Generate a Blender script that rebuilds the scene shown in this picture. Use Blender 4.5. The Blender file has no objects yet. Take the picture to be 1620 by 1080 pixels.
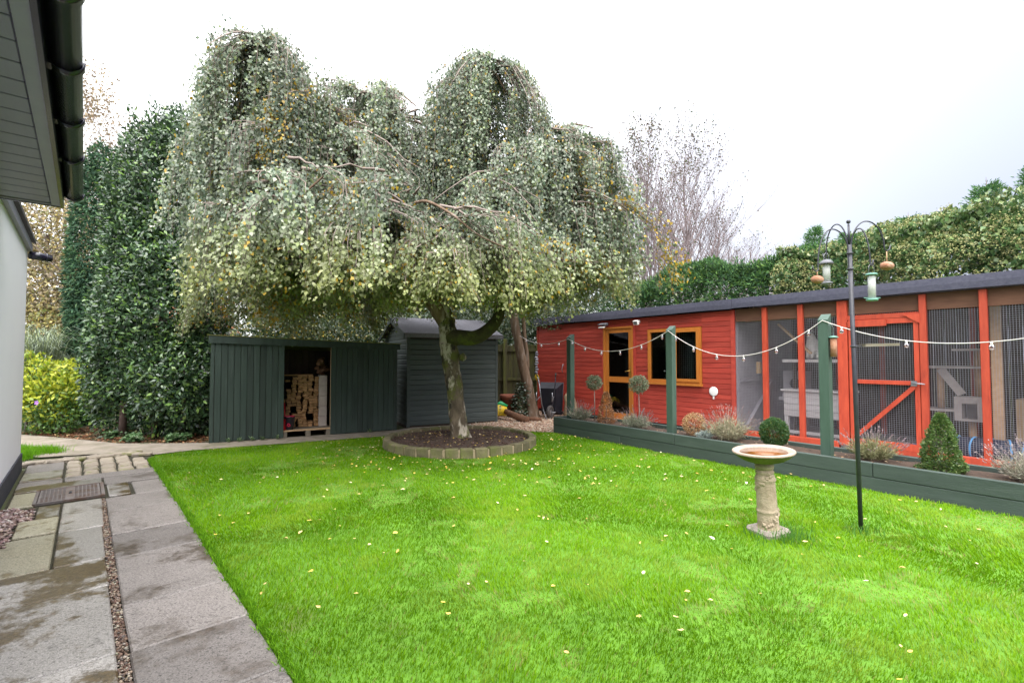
import bpy, bmesh, math, random
import numpy as np
from mathutils import Vector, Matrix

# ------------------------------------------------------------------ camera, sky, sun, exposure
SC = bpy.context.scene
C = SC.collection
cam_d = bpy.data.cameras.new('camera'); cam = bpy.data.objects.new('camera', cam_d); C.objects.link(cam)
cam_d.sensor_width = 36.0; cam_d.lens = 17.0; cam_d.clip_start = 0.05; cam_d.clip_end = 500.0
cam.location = (0, 0, 1.4); cam.rotation_euler = (math.radians(90) + math.atan(27 / 765.0), 0, 0)
SC.camera = cam

SUN_EL = math.radians(62); SUN_AZ = math.atan2(0.35, -0.75)      # high behind the cloud, behind the camera and a little to the right
w = bpy.data.worlds.new('World'); SC.world = w; w.use_nodes = True
nt = w.node_tree; nt.nodes.clear()
def wn(t, **k):
    n = nt.nodes.new(t)
    for a, b in k.items(): setattr(n, a, b)
    return n
out = wn('ShaderNodeOutputWorld'); bg = wn('ShaderNodeBackground')
sky = wn('ShaderNodeTexSky', sky_type='NISHITA', sun_disc=False, sun_elevation=SUN_EL, sun_rotation=SUN_AZ)
sky.air_density = 1.5; sky.dust_density = 3.0
tc = wn('ShaderNodeTexCoord'); sep = wn('ShaderNodeSeparateXYZ')
nt.links.new(tc.outputs['Generated'], sep.inputs[0])
# overcast sky: brightness rises with elevation by (1 + 2 sin e) / 3
mx = wn('ShaderNodeMath', operation='MAXIMUM'); mx.inputs[1].default_value = 0.0
nt.links.new(sep.outputs['Z'], mx.inputs[0])
ma = wn('ShaderNodeMath', operation='MULTIPLY_ADD'); ma.inputs[1].default_value = 2.0; ma.inputs[2].default_value = 1.0
nt.links.new(mx.outputs[0], ma.inputs[0])
# thinner, bluer cloud towards the right, whiter to the left: a broad change over the whole sky
az = wn('ShaderNodeMapRange'); az.interpolation_type = 'SMOOTHSTEP'
az.inputs['From Min'].default_value = -0.5; az.inputs['From Max'].default_value = 0.85
nt.links.new(sep.outputs['X'], az.inputs['Value'])
cm = wn('ShaderNodeMix', data_type='RGBA')
cm.inputs['A'].default_value = (0.32, 0.324, 0.332, 1); cm.inputs['B'].default_value = (0.096, 0.103, 0.128, 1)
nt.links.new(az.outputs['Result'], cm.inputs['Factor'])
cl = wn('ShaderNodeTexNoise'); cl.inputs['Scale'].default_value = 1.6; cl.inputs['Detail'].default_value = 3
nt.links.new(tc.outputs['Generated'], cl.inputs['Vector'])
cr = wn('ShaderNodeMapRange'); cr.inputs['To Min'].default_value = 0.95; cr.inputs['To Max'].default_value = 1.05
nt.links.new(cl.outputs['Fac'], cr.inputs['Value'])
m2 = wn('ShaderNodeMath', operation='MULTIPLY'); nt.links.new(ma.outputs[0], m2.inputs[0]); nt.links.new(cr.outputs['Result'], m2.inputs[1])
sc1 = wn('ShaderNodeVectorMath', operation='SCALE'); nt.links.new(cm.outputs['Result'], sc1.inputs[0]); nt.links.new(m2.outputs[0], sc1.inputs['Scale'])
sc2 = wn('ShaderNodeVectorMath', operation='SCALE'); nt.links.new(sky.outputs[0], sc2.inputs[0]); sc2.inputs['Scale'].default_value = 0.05
mix = wn('ShaderNodeMix', data_type='RGBA'); mix.inputs['Factor'].default_value = 0.90
nt.links.new(sc2.outputs[0], mix.inputs['A']); nt.links.new(sc1.outputs[0], mix.inputs['B'])
nt.links.new(mix.outputs['Result'], bg.inputs['Color']); bg.inputs['Strength'].default_value = 1.0
nt.links.new(bg.outputs[0], out.inputs[0])

sl = bpy.data.lights.new('sun', 'SUN'); sl.energy = 1.5; sl.angle = math.radians(80); sl.color = (1.0, 0.97, 0.92)
so = bpy.data.objects.new('sun', sl); C.objects.link(so)
sdir = Vector((math.sin(SUN_AZ) * math.cos(SUN_EL), math.cos(SUN_AZ) * math.cos(SUN_EL), math.sin(SUN_EL)))
so.rotation_euler = sdir.to_track_quat('Z', 'Y').to_euler(); so.location = (0, 0, 20)
SC.view_settings.view_transform = 'Standard'; SC.view_settings.look = 'None'
SC.view_settings.exposure = 2.42; SC.view_settings.gamma = 1.0; SC.view_settings.use_curve_mapping = False
SC.render.engine = 'CYCLES'
SC.cycles.max_bounces = 6; SC.cycles.diffuse_bounces = 3; SC.cycles.glossy_bounces = 3
SC.cycles.transmission_bounces = 4; SC.cycles.transparent_max_bounces = 6
SC.cycles.caustics_reflective = False; SC.cycles.caustics_refractive = False
SC.cycles.use_denoising = True

# ------------------------------------------------------------------ helpers
R = np.random.default_rng(11)
random.seed(5)

def vnoise(p, scale=1.0, seed=0):
    """value noise in [0,1] at points p (N,3)"""
    p = np.asarray(p, float) * scale
    i = np.floor(p).astype(np.int64); f = p - i; f = f * f * (3 - 2 * f)
    def h(a, b, c):
        n = (a * 374761393 + b * 668265263 + c * 2147483647 + seed * 1274126177) & 0xffffffff
        n = ((n ^ (n >> 13)) * 1274126177) & 0xffffffff
        n = n ^ (n >> 16)
        return (n & 0xffff) / 65535.0
    r = 0
    for dx in (0, 1):
        for dy in (0, 1):
            for dz in (0, 1):
                wgt = (f[:, 0] if dx else 1 - f[:, 0]) * (f[:, 1] if dy else 1 - f[:, 1]) * (f[:, 2] if dz else 1 - f[:, 2])
                r = r + wgt * h(i[:, 0] + dx, i[:, 1] + dy, i[:, 2] + dz)
    return r

def link(o, parent=None, loc=None, rot=None, scale=None):
    C.objects.link(o)
    if parent is not None: o.parent = parent
    if loc is not None: o.location = loc
    if rot is not None: o.rotation_euler = rot
    if scale is not None: o.scale = scale
    return o

def tag(o, label=None, cat=None, group=None, kind=None):
    if label: o['label'] = label
    if cat: o['category'] = cat
    if group: o['group'] = group
    if kind: o['kind'] = kind
    return o

def empty(name, loc, rz=0.0, label=None, cat=None, group=None, kind=None):
    o = bpy.data.objects.new(name, None); o.empty_display_size = 0.2
    link(o, None, loc, (0, 0, rz)); return tag(o, label, cat, group, kind)

def np_mesh(name, V, polys_n, loops, mat, parent=None, col=None, smooth=False):
    """fast mesh: V (N,3), polys_n (P,) loop counts, loops flat indices, col per vertex (N,3)"""
    me = bpy.data.meshes.new(name)
    V = np.ascontiguousarray(V, np.float32)
    me.vertices.add(len(V)); me.vertices.foreach_set('co', V.ravel())
    me.loops.add(len(loops)); me.loops.foreach_set('vertex_index', np.ascontiguousarray(loops, np.int32))
    me.polygons.add(len(polys_n))
    st = np.concatenate([[0], np.cumsum(polys_n)[:-1]]).astype(np.int32)
    me.polygons.foreach_set('loop_start', st)
    try: me.polygons.foreach_set('loop_total', np.asarray(polys_n, np.int32))
    except Exception: pass
    if smooth: me.polygons.foreach_set('use_smooth', np.ones(len(polys_n), bool))
    me.update(calc_edges=True)
    if col is not None:
        a = me.attributes.new('col', 'FLOAT_COLOR', 'POINT')
        c4 = np.ones((len(V), 4), np.float32); c4[:, :3] = col
        a.data.foreach_set('color', c4.ravel())
    me.materials.append(mat)
    o = bpy.data.objects.new(name, me)
    return link(o, parent)

class MB:
    """collects boxes, tubes and lathes into ONE mesh"""
    def __init__(s): s.v = []; s.f = []; s.sm = []
    def add(s, vs, fs, smooth=False):
        b = len(s.v); s.v += [tuple(map(float, q)) for q in vs]
        s.f += [tuple(i + b for i in q) for q in fs]; s.sm += [smooth] * len(fs); return s
    def box(s, lo, hi, M=None):
        x0, y0, z0 = lo; x1, y1, z1 = hi
        vs = [(x0, y0, z0), (x1, y0, z0), (x1, y1, z0), (x0, y1, z0), (x0, y0, z1), (x1, y0, z1), (x1, y1, z1), (x0, y1, z1)]
        if M is not None: vs = [tuple(M @ Vector(q)) for q in vs]
        return s.add(vs, [(0, 3, 2, 1), (4, 5, 6, 7), (0, 1, 5, 4), (1, 2, 6, 5), (2, 3, 7, 6), (3, 0, 4, 7)])
    def prism(s, poly, z0, z1):
        n = len(poly); a = sum(poly[i][0] * poly[(i + 1) % n][1] - poly[(i + 1) % n][0] * poly[i][1] for i in range(n))
        if a < 0: poly = poly[::-1]
        vs = [(x, y, z0) for x, y in poly] + [(x, y, z1) for x, y in poly]
        fs = [tuple(range(n - 1, -1, -1)), tuple(range(n, 2 * n))] + [(i, (i + 1) % n, n + (i + 1) % n, n + i) for i in range(n)]
        return s.add(vs, fs)
    def bar(s, a, b, wx, wy, up=(0, 0, 1)):
        a = Vector(a); b = Vector(b); d = b - a; L = d.length; d.normalize()
        u = Vector(up)
        if abs(d.dot(u)) > 0.98: u = Vector((1, 0, 0))
        x = d.cross(u).normalized(); y = x.cross(d)
        M = Matrix((x, y, d)).transposed().to_4x4(); M.translation = a
        return s.box((-wx / 2, -wy / 2, 0), (wx / 2, wy / 2, L), M)
    def tube(s, pts, rad, n=8, noise=0.0, seed=0, cap=True, smooth=True, nscale=6.0):
        P = [Vector(p) for p in pts]; m = len(P)
        if not hasattr(rad, '__len__'): rad = [rad] * m
        vs = []; prev = None
        for i in range(m):
            t = (P[min(i + 1, m - 1)] - P[max(i - 1, 0)]).normalized()
            if prev is None:
                u = Vector((0, 0, 1)) if abs(t.z) < 0.9 else Vector((1, 0, 0)); x = t.cross(u).normalized()
            else:
                x = (prev - t * prev.dot(t)).normalized()
            prev = x; y = t.cross(x)
            for k in range(n):
                a = 2 * math.pi * k / n
                vs.append(P[i] + (x * math.cos(a) + y * math.sin(a)) * rad[i])
        if noise:
            A = np.array([tuple(q) for q in vs]); cen = np.repeat(np.array([tuple(q) for q in P]), n, 0)
            d = vnoise(A, nscale, seed) - 0.5 + 0.5 * (vnoise(A, nscale * 2.7, seed + 1) - 0.5)
            A = cen + (A - cen) * (1 + noise * 2 * d)[:, None]; vs = [tuple(q) for q in A]
        fs = [(i * n + k, i * n + (k + 1) % n, (i + 1) * n + (k + 1) % n, (i + 1) * n + k) for i in range(m - 1) for k in range(n)]
        if cap: fs += [tuple(range(n - 1, -1, -1)), tuple(range((m - 1) * n, m * n))]
        return s.add(vs, fs, smooth)
    def lathe(s, prof, n=24, c=(0, 0, 0), smooth=True, M=None):
        vs = []
        for r, z in prof:
            for k in range(n):
                a = 2 * math.pi * k / n
                q = Vector((c[0] + r * math.cos(a), c[1] + r * math.sin(a), c[2] + z))
                vs.append(M @ q if M is not None else q)
        m = len(prof)
        fs = [(i * n + k, i * n + (k + 1) % n, (i + 1) * n + (k + 1) % n, (i + 1) * n + k) for i in range(m - 1) for k in range(n)]
        fs += [tuple(range(n - 1, -1, -1)), tuple(range((m - 1) * n, m * n))]
        return s.add(vs, fs, smooth)
    def torus(s, c, Rr, r, M=None, n=24, k=8):
        vs = []; fs = []
        for i in range(n):
            a = 2 * math.pi * i / n
            for j in range(k):
                b = 2 * math.pi * j / k
                q = Vector(((Rr + r * math.cos(b)) * math.cos(a), (Rr + r * math.cos(b)) * math.sin(a), r * math.sin(b)))
                q = (M @ q if M is not None else q) + Vector(c); vs.append(q)
                fs.append((i * k + j, ((i + 1) % n) * k + j, ((i + 1) % n) * k + (j + 1) % k, i * k + (j + 1) % k))
        return s.add(vs, fs, True)
    def mesh(s, name, mat):
        me = bpy.data.meshes.new(name); me.from_pydata(s.v, [], s.f)
        me.polygons.foreach_set('use_smooth', s.sm); me.materials.append(mat); me.update(); return me
    def build(s, name, mat, parent=None, loc=None, rot=None):
        return link(bpy.data.objects.new(name, s.mesh(name, mat)), parent, loc, rot)

_cache = {}
def bbox_mesh(sx, sy, sz, mat, bev=0.006, jit=0.0, seed=0):
    """bevelled box centred at the origin, cached"""
    key = (round(sx, 4), round(sy, 4), round(sz, 4), mat.name, bev, jit, seed)
    if key in _cache: return _cache[key]
    bm = bmesh.new(); bmesh.ops.create_cube(bm, size=1.0)
    rr = random.Random(seed * 7 + 1)
    for v in bm.verts:
        v.co = Vector((v.co.x * sx, v.co.y * sy, v.co.z * sz))
        if jit: v.co += Vector((rr.uniform(-jit, jit), rr.uniform(-jit, jit), rr.uniform(-jit, jit) * 0.5))
    if bev: bmesh.ops.bevel(bm, geom=list(bm.edges), offset=bev, segments=1, affect='EDGES', clamp_overlap=True)
    me = bpy.data.meshes.new('piece'); bm.to_mesh(me); bm.free(); me.materials.append(mat)
    _cache[key] = me; return me
def lap_mesh(L, h, mat, tb=0.019, tt=0.014):
    """one shiplap board: x length, front towards -y, thicker at its lower edge, with a rebate shadow line"""
    key = ('lap', round(L, 4), round(h, 4), mat.name)
    if key in _cache: return _cache[key]
    g = 0.007
    pr = [(0, 0), (-tb + 0.004, 0), (-tb, 0.004), (-tt - 0.003, h - g), (-tt + 0.004, h - g + 0.002), (-tt + 0.004, h), (0, h)]
    n = len(pr)
    vs = [(-L / 2, y, z) for y, z in pr] + [(L / 2, y, z) for y, z in pr]
    fs = [tuple(range(n)), tuple(range(2 * n - 1, n - 1, -1))] + [((i + 1) % n, i, n + i, n + (i + 1) % n) for i in range(n)]
    me = bpy.data.meshes.new('board'); me.from_pydata(vs, [], fs); me.materials.append(mat); me.update()
    _cache[key] = me; return me
def cove_mesh(L, h, mat):
    """shed board: flat face with a sloping cove along its upper edge"""
    key = ('cove', round(L, 4), round(h, 4), mat.name)
    if key in _cache: return _cache[key]
    pr = [(0, 0), (-.022, 0), (-.024, .003), (-.024, h - .026), (-.008, h - .006), (-.006, h), (0, h)]; n = len(pr)
    vs = [(-L / 2, y, z) for y, z in pr] + [(L / 2, y, z) for y, z in pr]
    fs = [tuple(range(n)), tuple(range(2 * n - 1, n - 1, -1))] + [((i + 1) % n, i, n + i, n + (i + 1) % n) for i in range(n)]
    me = bpy.data.meshes.new('board'); me.from_pydata(vs, [], fs); me.materials.append(mat); me.update(); _cache[key] = me; return me
def piece(name, me, parent, loc, rot=(0, 0, 0), scale=None):
    return link(bpy.data.objects.new(name, me), parent, loc, rot, scale)

# ------------------------------------------------------------------ materials
def lin(r, g, b):
    f = lambda c: (c / 255 / 12.92) if c / 255 <= 0.04045 else ((c / 255 + 0.055) / 1.055) ** 2.4
    return (f(r), f(g), f(b))
def pm(name, c1, c2=None, scale=6.0, rough=0.7, bump=0.0, bscale=40.0, rand=0.0, stretch=(1, 1, 1), spec=0.4,
       c3=None, s3=2.0, t3=(0.55, 0.7), metal=0.0, detail=5.0, rough2=None):
    """principled with noise between two colours, an optional third colour in patches, fine relief, per-object variation"""
    m = bpy.data.materials.new(name); m.use_nodes = True; t = m.node_tree; N = t.nodes; Lk = t.links.new
    b = N['Principled BSDF']; b.inputs['Roughness'].default_value = rough
    b.inputs['Specular IOR Level'].default_value = spec; b.inputs['Metallic'].default_value = metal
    tcn = N.new('ShaderNodeTexCoord'); mp = N.new('ShaderNodeMapping'); mp.inputs['Scale'].default_value = stretch
    oi = N.new('ShaderNodeObjectInfo'); ad = N.new('ShaderNodeVectorMath'); ad.operation = 'ADD'
    rs = N.new('ShaderNodeMath'); rs.operation = 'MULTIPLY'; rs.inputs[1].default_value = 57.0
    Lk(oi.outputs['Random'], rs.inputs[0]); Lk(tcn.outputs['Object'], ad.inputs[0]); Lk(rs.outputs[0], ad.inputs[1]); Lk(ad.outputs[0], mp.inputs['Vector'])
    nz = N.new('ShaderNodeTexNoise'); nz.inputs['Scale'].default_value = scale; nz.inputs['Detail'].default_value = detail; nz.inputs['Roughness'].default_value = 0.62
    Lk(mp.outputs[0], nz.inputs['Vector'])
    mxn = N.new('ShaderNodeMix'); mxn.data_type = 'RGBA'
    mr = N.new('ShaderNodeMapRange'); mr.inputs['From Min'].default_value = 0.3; mr.inputs['From Max'].default_value = 0.7
    Lk(nz.outputs['Fac'], mr.inputs['Value']); Lk(mr.outputs['Result'], mxn.inputs['Factor'])
    mxn.inputs['A'].default_value = (*c1, 1); mxn.inputs['B'].default_value = (*(c2 or c1), 1)
    last = mxn.outputs['Result']
    if c3 is not None:
        n3 = N.new('ShaderNodeTexNoise'); n3.inputs['Scale'].default_value = s3; n3.inputs['Detail'].default_value = 6; n3.inputs['Roughness'].default_value = 0.65
        Lk(mp.outputs[0], n3.inputs['Vector'])
        r3 = N.new('ShaderNodeMapRange'); r3.inputs['From Min'].default_value = t3[0]; r3.inputs['From Max'].default_value = t3[1]
        Lk(n3.outputs['Fac'], r3.inputs['Value'])
        m3 = N.new('ShaderNodeMix'); m3.data_type = 'RGBA'; Lk(r3.outputs['Result'], m3.inputs['Factor'])
        Lk(last, m3.inputs['A']); m3.inputs['B'].default_value = (*c3, 1); last = m3.outputs['Result']
        if rough2 is not None:
            rr = N.new('ShaderNodeMapRange'); rr.inputs['To Min'].default_value = rough; rr.inputs['To Max'].default_value = rough2
            Lk(r3.outputs['Result'], rr.inputs['Value']); Lk(rr.outputs['Result'], b.inputs['Roughness'])
    if rand:
        hv = N.new('ShaderNodeHueSaturation'); vr = N.new('ShaderNodeMapRange')
        vr.inputs['To Min'].default_value = 1 - rand; vr.inputs['To Max'].default_value = 1 + rand
        Lk(oi.outputs['Random'], vr.inputs['Value']); Lk(vr.outputs['Result'], hv.inputs['Value']); Lk(last, hv.inputs['Color']); last = hv.outputs['Color']
    Lk(last, b.inputs['Base Color'])
    if bump:
        nb = N.new('ShaderNodeTexNoise'); nb.inputs['Scale'].default_value = bscale; nb.inputs['Detail'].default_value = 4
        Lk(mp.outputs[0], nb.inputs['Vector'])
        bp = N.new('ShaderNodeBump'); bp.inputs['Strength'].default_value = bump; bp.inputs['Distance'].default_value = 0.01
        Lk(nb.outputs['Fac'], bp.inputs['Height']); Lk(bp.outputs[0], b.inputs['Normal'])
    return m
def leafmat(name, rough=0.45, trans=0.25, spec=0.5):
    m = bpy.data.materials.new(name); m.use_nodes = True; t = m.node_tree; N = t.nodes; Lk = t.links.new
    b = N['Principled BSDF']; b.inputs['Roughness'].default_value = rough; b.inputs['Specular IOR Level'].default_value = spec
    at = N.new('ShaderNodeAttribute'); at.attribute_name = 'col'; Lk(at.outputs['Color'], b.inputs['Base Color'])
    if trans:
        tr = N.new('ShaderNodeBsdfTranslucent'); Lk(at.outputs['Color'], tr.inputs['Color'])
        ms = N.new('ShaderNodeMixShader'); ms.inputs[0].default_value = trans
        Lk(b.outputs[0], ms.inputs[1]); Lk(tr.outputs[0], ms.inputs[2]); Lk(ms.outputs[0], N['Material Output'].inputs['Surface'])
    return m
def glassmat(name, tint=(0.9, 0.95, 0.95), rough=0.02):
    m = bpy.data.materials.new(name); m.use_nodes = True; b = m.node_tree.nodes['Principled BSDF']
    b.inputs['Base Color'].default_value = (*tint, 1); b.inputs['Roughness'].default_value = rough
    b.inputs['Transmission Weight'].default_value = 1.0; b.inputs['IOR'].default_value = 1.45
    return m

M = {}
M['soil'] = pm('soil', (0.035, 0.022, 0.016), (0.075, 0.048, 0.034), 14, 0.95, 0.8, 60)
M['ground'] = pm('ground', (0.05, 0.04, 0.025), (0.05, 0.07, 0.02), 1.2, 0.95, 0.6, 25)
M['lawn'] = pm('lawn', (0.07, 0.17, 0.010), (0.11, 0.25, 0.016), 5, 0.9, 0.8, 90, c3=(0.10, 0.12, 0.03), s3=1.3, t3=(0.62, 0.78))
M['grass'] = leafmat('grass', 0.6, 0.35, 0.08)
M['leaf'] = leafmat('leaf', 0.42, 0.32, 0.5)
M['gloss_leaf'] = leafmat('gloss_leaf', 0.28, 0.12, 0.6)
M['dull_leaf'] = leafmat('dull_leaf', 0.7, 0.2, 0.25)
def slabmat(name, c1, c2, stain, st, seed, rough=.6):
    """stone flag: broad tone, sandy speckle, and damp algae stains that run across the joints"""
    m = bpy.data.materials.new(name); m.use_nodes = True; t = m.node_tree; N = t.nodes; Lk = t.links.new; b = N['Principled BSDF']
    g = N.new('ShaderNodeNewGeometry'); oi = N.new('ShaderNodeObjectInfo'); off = N.new('ShaderNodeVectorMath'); off.operation = 'ADD'; off.inputs[1].default_value = (seed, seed * 2, 0); Lk(g.outputs['Position'], off.inputs[0])
    def nz(sc, det=6, ro=.65, dist=0):
        n = N.new('ShaderNodeTexNoise'); n.inputs['Scale'].default_value = sc; n.inputs['Detail'].default_value = det; n.inputs['Roughness'].default_value = ro; n.inputs['Distortion'].default_value = dist; Lk(off.outputs[0], n.inputs['Vector']); return n.outputs['Fac']
    def rng(f, lo, hi, a=0., b_=1.):
        r = N.new('ShaderNodeMapRange'); r.inputs['From Min'].default_value = lo; r.inputs['From Max'].default_value = hi; r.inputs['To Min'].default_value = a; r.inputs['To Max'].default_value = b_; Lk(f, r.inputs['Value']); return r.outputs['Result']
    def mixc(f, A, B, mode='MIX'):
        x = N.new('ShaderNodeMix'); x.data_type = 'RGBA'; x.blend_type = mode
        if isinstance(f, float): x.inputs['Factor'].default_value = f
        else: Lk(f, x.inputs['Factor'])
        for k, c in (('A', A), ('B', B)):
            if isinstance(c, tuple): x.inputs[k].default_value = (*c, 1)
            else: Lk(c, x.inputs[k])
        return x.outputs['Result']
    c = mixc(rng(nz(3.0), .3, .7), c1, c2)
    c = mixc(rng(nz(130, 3, .8), .40, .66), c, tuple(min(1, v * 1.6) for v in c2)); c = mixc(rng(nz(75, 4, .8), .53, .64), c, tuple(v * .42 for v in c1)); c = mixc(rng(nz(9, 8, .8), .56, .68), c, tuple(v * .62 for v in c1))
    hv = N.new('ShaderNodeHueSaturation'); Lk(rng(oi.outputs['Random'], 0, 1, .80, 1.18), hv.inputs['Value']); Lk(c, hv.inputs['Color']); c = hv.outputs['Color']
    sf = rng(nz(1.7, 10, .70, .15), st[0] + .02, st[1]); sp = mixc(rng(nz(40, 4), .4, .6), stain, tuple(v * 1.9 for v in stain))
    c = mixc(sf, c, sp); c = mixc(rng(nz(2.1, 7, .7), .60, .74), c, (.30, .17, .14)) if 'right' not in name else c
    Lk(c, b.inputs['Base Color']); Lk(rng(sf, 0, 1, rough, .30), b.inputs['Roughness'])
    bp = N.new('ShaderNodeBump'); bp.inputs['Strength'].default_value = .35; bp.inputs['Distance'].default_value = .006; Lk(nz(70, 5), bp.inputs['Height']); Lk(bp.outputs[0], b.inputs['Normal']); return m
M['slab'] = slabmat('slab', (0.150, 0.136, 0.122), (0.245, 0.228, 0.212), (.050, .034, .015), (.47, .545), 3.0, .28)
M['slab_right'] = slabmat('slab_right', (0.102, 0.088, 0.080), (0.165, 0.146, 0.135), (.050, .038, .030), (.50, .62), 11.0, .55)
M['slab_yellow'] = slabmat('slab_yellow', (0.19, 0.165, 0.10), (0.26, 0.24, 0.175), (.07, .05, .02), (.54, .60), 5.0, .42)
M['cobble'] = pm('cobble', (0.22, 0.18, 0.135), (0.32, 0.275, 0.22), 9, 0.8, 0.6, 60, rand=0.15, c3=(0.16, 0.17, 0.05), s3=6, t3=(0.55, 0.7))
M['path'] = pm('path', (0.19, 0.16, 0.125), (0.30, 0.255, 0.21), 6, 0.85, 0.6, 90, c3=(0.14, 0.13, 0.075), s3=2.6, t3=(0.5, 0.68))
M['bedding'] = pm('bedding', (0.022, 0.019, 0.013), (0.045, 0.042, 0.022), 20, 0.95, 0.7, 80)
M['gravel'] = pm('gravel', (0.30, 0.20, 0.14), (0.45, 0.36, 0.28), 30, 0.85, 0.9, 90)
M['white_wall'] = pm('white_wall', (0.84, 0.83, 0.90), (0.87, 0.86, 0.92), 2, 0.85, 0.15, 180)
M['plinth'] = pm('plinth', (0.030, 0.032, 0.045), (0.05, 0.05, 0.065), 8, 0.8, 0.3, 60)
M['upvc_grey'] = pm('upvc_grey', (0.185, 0.165, 0.255), (0.21, 0.19, 0.28), 10, 0.42, 0.05, 90, spec=0.5, stretch=(0.3, 3, 1))
M['upvc_frame'] = pm('upvc_frame', (0.235, 0.215, 0.305), (0.26, 0.24, 0.33), 10, 0.4, 0.05, 90)
M['gutter'] = pm('gutter', (0.012, 0.011, 0.026), (0.018, 0.016, 0.034), 10, 0.22, 0.0, spec=0.6)
M['roof_tile'] = pm('roof_tile', (0.06, 0.055, 0.055), (0.09, 0.08, 0.08), 6, 0.8, 0.4, 40)
M['log_green'] = pm('log_green', (0.018, 0.031, 0.025), (0.035, 0.054, 0.045), 5, 0.62, 0.35, 50, rand=0.25, stretch=(3, 3, 0.4), c3=(0.062, 0.080, 0.072), s3=3, t3=(0.6, 0.75))
M['shed_green'] = pm('shed_green', (0.060, 0.076, 0.074), (0.084, 0.104, 0.100), 5, 0.6, 0.3, 50, rand=0.16, stretch=(0.4, 3, 3))
M['planter_green'] = pm('planter_green', (0.040, 0.058, 0.050), (0.062, 0.084, 0.074), 4, 0.65, 0.35, 60, rand=0.12, stretch=(0.5, 3, 3), c3=(0.075, 0.095, 0.085), s3=2.5, t3=(0.6, 0.78))
M['post_green'] = pm('post_green', (0.042, 0.078, 0.058), (0.060, 0.104, 0.080), 5, 0.55, 0.25, 50, rand=0.08, stretch=(3, 3, 0.5), c3=(0.10, 0.16, 0.12), s3=4, t3=(0.66, 0.8))
M['felt'] = pm('felt', (0.15, 0.145, 0.17), (0.22, 0.215, 0.245), 40, 0.9, 0.6, 220, c3=(0.28, 0.28, 0.30), s3=3, t3=(0.6, 0.8))
M['fascia_felt'] = pm('fascia_felt', (0.050, 0.050, 0.080), (0.080, 0.080, 0.115), 25, 0.75, 0.4, 150, c3=(0.13, 0.13, 0.17), s3=4, t3=(0.66, 0.8))
M['red'] = pm('red', (0.29, 0.030, 0.020), (0.42, 0.056, 0.036), 4, 0.6, 0.3, 60, rand=0.13, stretch=(0.5, 3, 3), c3=(0.24, 0.032, 0.024), s3=3, t3=(0.55, 0.75))
M['red_post'] = pm('red_post', (0.36, 0.042, 0.019), (0.50, 0.070, 0.030), 7, 0.6, 0.35, 60, rand=0.13, stretch=(3, 3, 0.5), c3=(.27, .030, .015), s3=5, t3=(.58, .70))
M['oak'] = pm('oak', (0.40, 0.135, 0.022), (0.50, 0.18, 0.035), 5, 0.4, 0.1, 60, stretch=(3, 3, 0.5))
M['bare_wood'] = pm('bare_wood', (0.38, 0.24, 0.13), (0.50, 0.35, 0.21), 5, 0.75, 0.2, 60, stretch=(3, 3, 0.5), rand=0.1)
M['brown_wood'] = pm('brown_wood', (0.095, 0.042, 0.026), (0.15, 0.07, 0.04), 5, 0.75, 0.2, 60, stretch=(0.6, 3, 3))
M['dark_wood'] = pm('dark_wood', (0.040, 0.026, 0.020), (0.075, 0.05, 0.036), 5, 0.85, 0.3, 60, stretch=(3, 3, 0.5), rand=0.2)
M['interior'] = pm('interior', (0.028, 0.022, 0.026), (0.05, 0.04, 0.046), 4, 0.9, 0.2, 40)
M['pale_panel'] = pm('pale_panel', (0.30, 0.28, 0.32), (0.38, 0.36, 0.40), 3, 0.8, 0.2, 40)
M['white_paint'] = pm('white_paint', (0.52, 0.49, 0.50), (0.64, 0.61, 0.62), 4, 0.6, 0.2, 60, stretch=(0.5, 3, 3))
M['concrete'] = pm('concrete', (0.26, 0.25, 0.25), (0.36, 0.35, 0.34), 6, 0.9, 0.4, 90)
M['wire'] = pm('wire', (0.33, 0.32, 0.36), (0.42, 0.41, 0.45), 10, 0.45, 0.0, metal=0.5)
M['glass'] = glassmat('glass', (0.85, 0.9, 0.9)); M['bulb_glass'] = glassmat('bulb_glass', (0.97, 0.97, 0.97), 0.05)
def clearmat(name, col, a):
    m = bpy.data.materials.new(name); m.use_nodes = True; t = m.node_tree; b = t.nodes['Principled BSDF']; b.inputs['Base Color'].default_value = (*col, 1); b.inputs['Roughness'].default_value = .2; b.inputs['Alpha'].default_value = a; return m
M['clear'] = clearmat('clear', (.75, .77, .78), .38)
M['white_plastic'] = pm('white_plastic', (0.72, 0.71, 0.70), (0.76, 0.75, 0.74), 10, 0.35)
M['cable'] = pm('cable', (0.62, 0.57, 0.55), (0.7, 0.65, 0.62), 10, 0.5)
M['black_metal'] = pm('black_metal', (0.022, 0.022, 0.030), (0.04, 0.04, 0.055), 20, 0.4, 0.2, 90, spec=0.5)
M['black_plastic'] = pm('black_plastic', (0.014, 0.014, 0.022), (0.022, 0.022, 0.034), 8, 0.32, 0.05, 40)
M['grey_metal'] = pm('grey_metal', (0.25, 0.26, 0.29), (0.36, 0.37, 0.4), 12, 0.35, metal=0.7)
M['rubber'] = pm('rubber', (0.05, 0.045, 0.045), (0.08, 0.072, 0.07), 12, 0.85, 0.3, 60)
M['stone'] = pm('stone', (0.27, 0.21, 0.14), (0.42, 0.34, 0.25), 14, 0.9, 0.8, 70, c3=(0.17, 0.145, 0.085), s3=7, t3=(0.55, 0.7))
M['stone_moss'] = pm('stone_moss', (0.10, 0.11, 0.025), (0.20, 0.19, 0.06), 9, 0.9, 0.7, 60, c3=(0.27, 0.2, 0.12), s3=7, t3=(0.6, 0.72))
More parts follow.
